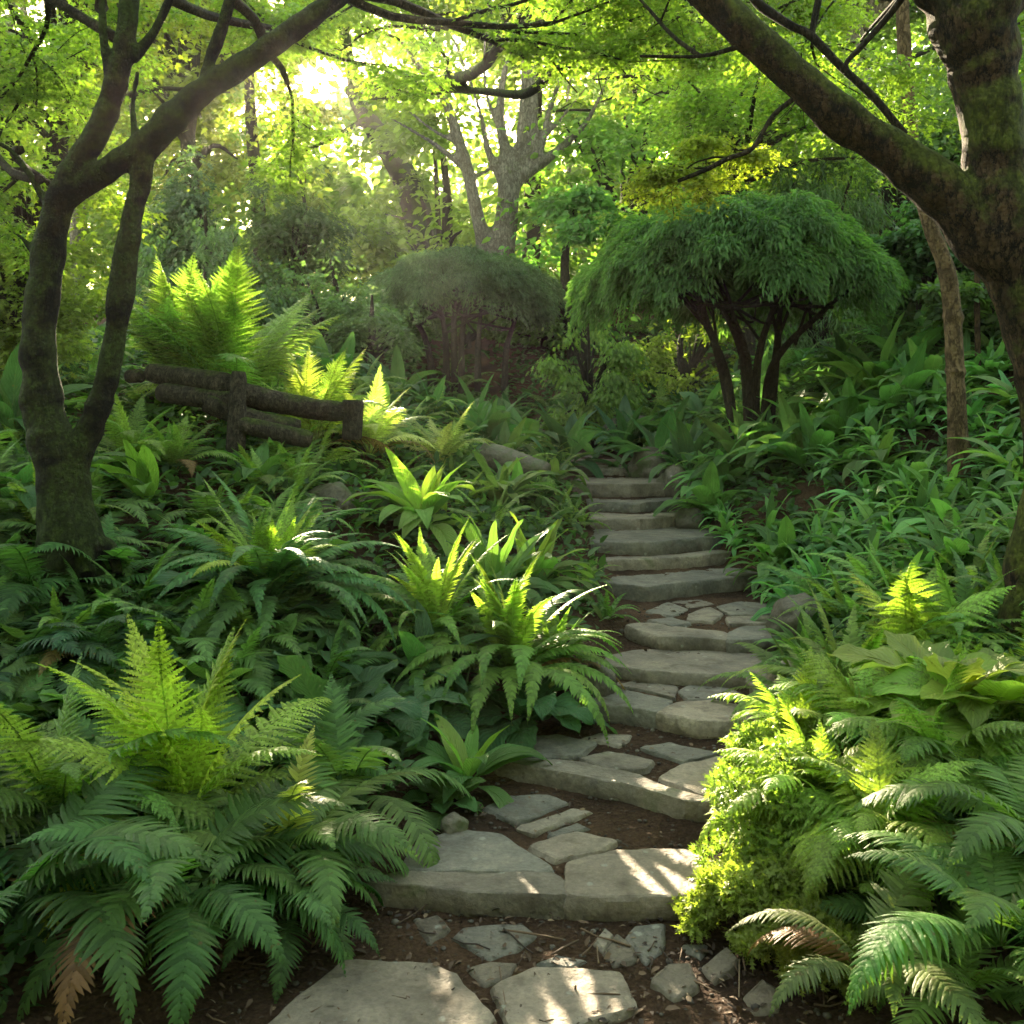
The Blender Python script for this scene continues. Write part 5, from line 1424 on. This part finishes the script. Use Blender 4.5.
R_('fern', 'tall single upright fern with a broad pointed frond on the right bank', 'fern', 912, 4.45, SHELF, 9, .74, (.14, .22, .03), 361, up=.55, mid=.3, lift=.0, spread=3)
R_('fern', 'arching feathery fern right of the paved landing', 'fern', 845, 4.3, SWORD, 30, .62, (.12, .19, .035), 362, up=.3, mid=.5, lift=.05)
R_('fern', 'pale green fern hanging towards the fifth step', 'fern', 800, 4.75, SWORD, 24, .55, (.10, .165, .04), 363, up=.1, mid=.5)
R_('fern', 'bushy green fern close to the mossy trunk foot', 'fern', 960, 4.5, SWORD, 26, .62, (.075, .145, .034), 364, up=.2, mid=.5)
R_('hosta', 'hosta with broad silvery sunlit leaves at the right edge', 'hosta', 950, 3.75, WAVY, 18, .56, (.14, .19, .05), 365, up=.05, mid=.55, part='leaf', lift=.14)
R_('hosta', 'glossy yellow green broad leaved hosta under the mossy trunk', 'hosta', 990, 3.6, HEART, 14, .50, (.13, .22, .03), 366, up=.1, mid=.5, part='leaf', lift=.12)
# upper right and back
R_('hosta', 'big upright leaved plant before the large domed maple', 'plant', 745, 9.6, LANCE, 16, .85, (.06, .14, .04), 371, up=.6, mid=.3, part='leaf')
R_('hosta', 'broad pale leaved plant under the dome edge at the right', 'plant', 880, 9.2, LANCE, 20, 1.0, (.075, .155, .036), 372, up=.3, mid=.4, part='leaf')
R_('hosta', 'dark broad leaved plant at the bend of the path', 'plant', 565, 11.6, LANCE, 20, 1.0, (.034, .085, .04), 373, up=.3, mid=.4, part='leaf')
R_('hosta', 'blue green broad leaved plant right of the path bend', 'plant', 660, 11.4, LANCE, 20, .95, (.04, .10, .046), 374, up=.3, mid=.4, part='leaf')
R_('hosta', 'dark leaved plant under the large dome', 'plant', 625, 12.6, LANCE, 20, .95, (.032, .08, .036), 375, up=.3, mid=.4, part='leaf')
R_('hosta', 'striking plant with wide fanned leaves beside the large domed maple stems', 'plant', 690, 10.4, LANCE, 16, .80, (.05, .12, .05), 376, up=.5, mid=.3, part='leaf')
R_('hosta', 'broad leaved plant before the small domed maple', 'plant', 490, 10.6, LANCE, 20, .85, (.045, .11, .04), 377, up=.2, mid=.5, part='leaf')

# ------------------------------------------------------------------ smaller plants filling the banks, every one its own
FILL = {
    'dark_fern': [merged('fern', FINGER, 11, .50, 400 + i, up=.05, mid=.5) for i in range(3)],
    'lobed_fern': [merged('fern', LOBED, 10, .50, 410 + i, up=.15, mid=.5) for i in range(3)],
    'sword': [merged('sword_fern', SWORD, 14, .48, 420 + i, up=.2, mid=.5) for i in range(3)],
    'tuft': [merged('leafy_clump', STRAP, 22, .44, 430 + i, up=.15, mid=.55, spread=14) for i in range(4)],
    'lance': [merged('leafy_clump', LANCE, 15, .46, 440 + i, up=.15, mid=.5, spread=14) for i in range(4)],
    'round': [merged('low_hosta', ROUND, 16, .30, 450 + i, up=.1, mid=.5) for i in range(3)],
    'shelf': [merged('shelf_fern', SHELF, 20, .34, 460 + i, up=.05, mid=.5, spread=22) for i in range(3)],
}
def fill(kind, name, label, cat, group, n, area, color, seed, size=(.8, 1.2), mind=.28, clear=.12, avoid=.0):
    rng = random.Random(seed); placed = []; tries = 0
    x0, x1, y0, y1 = area
    while len(placed) < n and tries < n * 60:
        tries += 1
        y = rng.uniform(y0, y1); x = rng.uniform(x0, x1)
        if callable(area[0]): pass
        px = 512 + x / y * F
        if px < -90 or px > 1115: continue
        d = abs(x - float(path_x(y))) - float(half_w(y))
        if y < 15 and d < clear: continue
        if any((x - a) ** 2 + (y - b) ** 2 < mind * mind for a, b in placed): continue
        placed.append((x, y))
        if in_shaft([Vector((x, y, gz(x, y) + q)) for q in (.1, .25, .4)], .9, .45): continue
        k = rng.uniform(.7, 1.3)
        s = rng.uniform(*size)
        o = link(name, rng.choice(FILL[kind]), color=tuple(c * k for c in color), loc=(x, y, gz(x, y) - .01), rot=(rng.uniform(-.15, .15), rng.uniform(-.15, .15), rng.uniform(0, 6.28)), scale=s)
        tag(o, label, cat, group)
fill('tuft', 'strap_leaved_plant', 'green strap leaved clump in the dense mass on the right bank', 'plant', 'strap leaved clumps covering the right bank', 190, (1.5, 6.2, 5.6, 11), (.080, .195, .070), 501, (.62, 1.05), .22, .06)
fill('lance', 'leafy_clump', 'broader leaved clump scattered through the right bank mass', 'plant', 'broader leaved clumps on the right bank', 50, (1.6, 6.5, 5.4, 11.5), (.085, .175, .05), 502, (.8, 1.3), .4, .12)
fill('sword', 'sword_fern', 'feathery small fern on the right bank beside the mossy trunk', 'fern', 'small ferns on the lower right bank', 34, (1.3, 4.5, 3.6, 6.2), (.095, .175, .038), 503, (.8, 1.2), .27, .14)
fill('shelf', 'shelf_fern', 'small lime fern filling the sunny right front', 'fern', 'small lime ferns in the right front', 30, (1.1, 2.4, 2.95, 4.4), (.13, .195, .030), 504, (.7, 1.1), .2, .20)
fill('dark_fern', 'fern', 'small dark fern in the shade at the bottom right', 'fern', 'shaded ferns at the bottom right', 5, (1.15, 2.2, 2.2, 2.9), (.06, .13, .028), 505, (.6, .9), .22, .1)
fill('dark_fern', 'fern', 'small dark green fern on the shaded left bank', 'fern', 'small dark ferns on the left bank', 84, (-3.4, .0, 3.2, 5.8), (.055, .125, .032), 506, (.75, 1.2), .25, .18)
fill('round', 'low_hosta', 'low hosta with rounded leaves carpeting the left bank', 'hosta', 'low rounded hostas on the left bank', 40, (-2.2, .3, 3.6, 6.2), (.075, .155, .046), 507, (.75, 1.25), .22, .14)
fill('lance', 'leafy_clump', 'broad leaved clump at the feet of the large domed maple', 'plant', 'clumps at the feet of the large domed maple', 24, (1.5, 3.8, 8.6, 9.6), (.07, .16, .05), 515, (1.4, 1.9), .28, .1)
fill('lance', 'leafy_clump', 'dark leafy clump on the upper left bank', 'plant', 'dark leafy clumps on the upper left bank', 34, (-5.2, .6, 5.6, 10), (.072, .15, .04), 508, (.8, 1.3), .4, .34)
fill('sword', 'sword_fern', 'fresh green ribbed fern among the left bank plants', 'fern', 'ribbed ferns on the left bank', 46, (-3.2, .4, 4.2, 8.0), (.095, .18, .036), 516, (.8, 1.25), .33, .32)
fill('lobed_fern', 'fern', 'green feathery fern on the upper left bank', 'fern', 'feathery ferns on the upper left bank', 64, (-5.5, .6, 6.2, 11.5), (.10, .175, .034), 509, (.85, 1.4), .45, .4)
fill('tuft', 'strap_leaved_plant', 'grassy tuft beside the upper steps', 'plant', 'grassy tufts beside the upper steps', 44, (-.6, 2.8, 7.5, 14), (.08, .16, .042), 510, (.5, .85), .26, .28)
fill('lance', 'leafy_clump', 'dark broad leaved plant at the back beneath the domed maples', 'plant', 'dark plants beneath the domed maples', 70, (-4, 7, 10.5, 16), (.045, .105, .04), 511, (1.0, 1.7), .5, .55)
fill('lobed_fern', 'fern', 'large wild fern on the slope behind the domed maples', 'fern', 'wild ferns on the back slope', 60, (-9, 9, 12.5, 19), (.06, .115, .034), 512, (1.2, 2.2), .6, .2)

fill('tuft', 'strap_leaved_plant', 'strap leaved clump leaning over the right ends of the upper steps', 'plant', 'clumps edging the steps on the right', 16, (1.5, 2.4, 5.4, 9.2), (.06, .14, .045), 513, (.6, .9), .2, .04)
fill('sword', 'sword_fern', 'small fern leaning over the left ends of the upper steps', 'fern', 'ferns edging the steps on the left', 14, (.1, .9, 4.8, 9.0), (.08, .16, .036), 514, (.55, .85), .2, .08)

def undergrowth():
    rng = np.random.default_rng(9)
    n = 60000
    y = 2.5 + 16.5 * rng.random(n) ** 1.25
    x = rng.uniform(-.62, .62, n) * (y + 1.5)
    d = np.abs(x - path_x(y)) - half_w(y)
    k = (d > 0.10 + 0.12 * rng.random(n)) & ((y > 3.3) | (d > .55)); x, y = x[k], y[k]; n = len(x)
    z = land(x, y) + rng.uniform(.0, .16, n)
    C = np.c_[x, y, z]
    D = np.c_[rng.normal(0, 1, (n, 2)), rng.uniform(-.1, .9, n)]
    Nn = unit(np.c_[rng.normal(0, .6, (n, 2)), np.ones(n)])
    L = rng.uniform(.05, .13, n) * np.interp(y, [2.5, 5, 12], [.6, .9, 1.5])
    me = leaves_mesh('ground_cover', C, D, Nn, L, L * .5, LEAF, 'leaf')
    tag(link('ground_cover', me, color=(.034, .078, .026)), 'low dark green leaves covering the soil of both banks', 'ground cover', kind='stuff')
undergrowth()

# ------------------------------------------------------------------ the damp air between the trees
def haze():
    bm = bmesh.new(); bmesh.ops.create_cube(bm, size=1)
    for v in bm.verts:
        v.co = Vector((v.co.x * 360, 100 + v.co.y * 340, 12 + v.co.z * 40))
    me = bpy.data.meshes.new('haze'); bm.to_mesh(me); bm.free()
    m, t, n, l = nodes_of('damp_air')
    v = N(n, 'ShaderNodeVolumePrincipled')
    v.inputs['Color'].default_value = (0.95, 0.93, 0.86, 1)
    v.inputs['Density'].default_value = HAZE
    v.inputs['Anisotropy'].default_value = 0.62
    l.new(v.outputs[0], N(n, 'ShaderNodeOutputMaterial').inputs['Volume'])
    me.materials.append(m)
    tag(link('haze', me), 'thin damp morning air glowing towards the sun', 'haze', kind='stuff')
HAZE = 0.0005
haze()
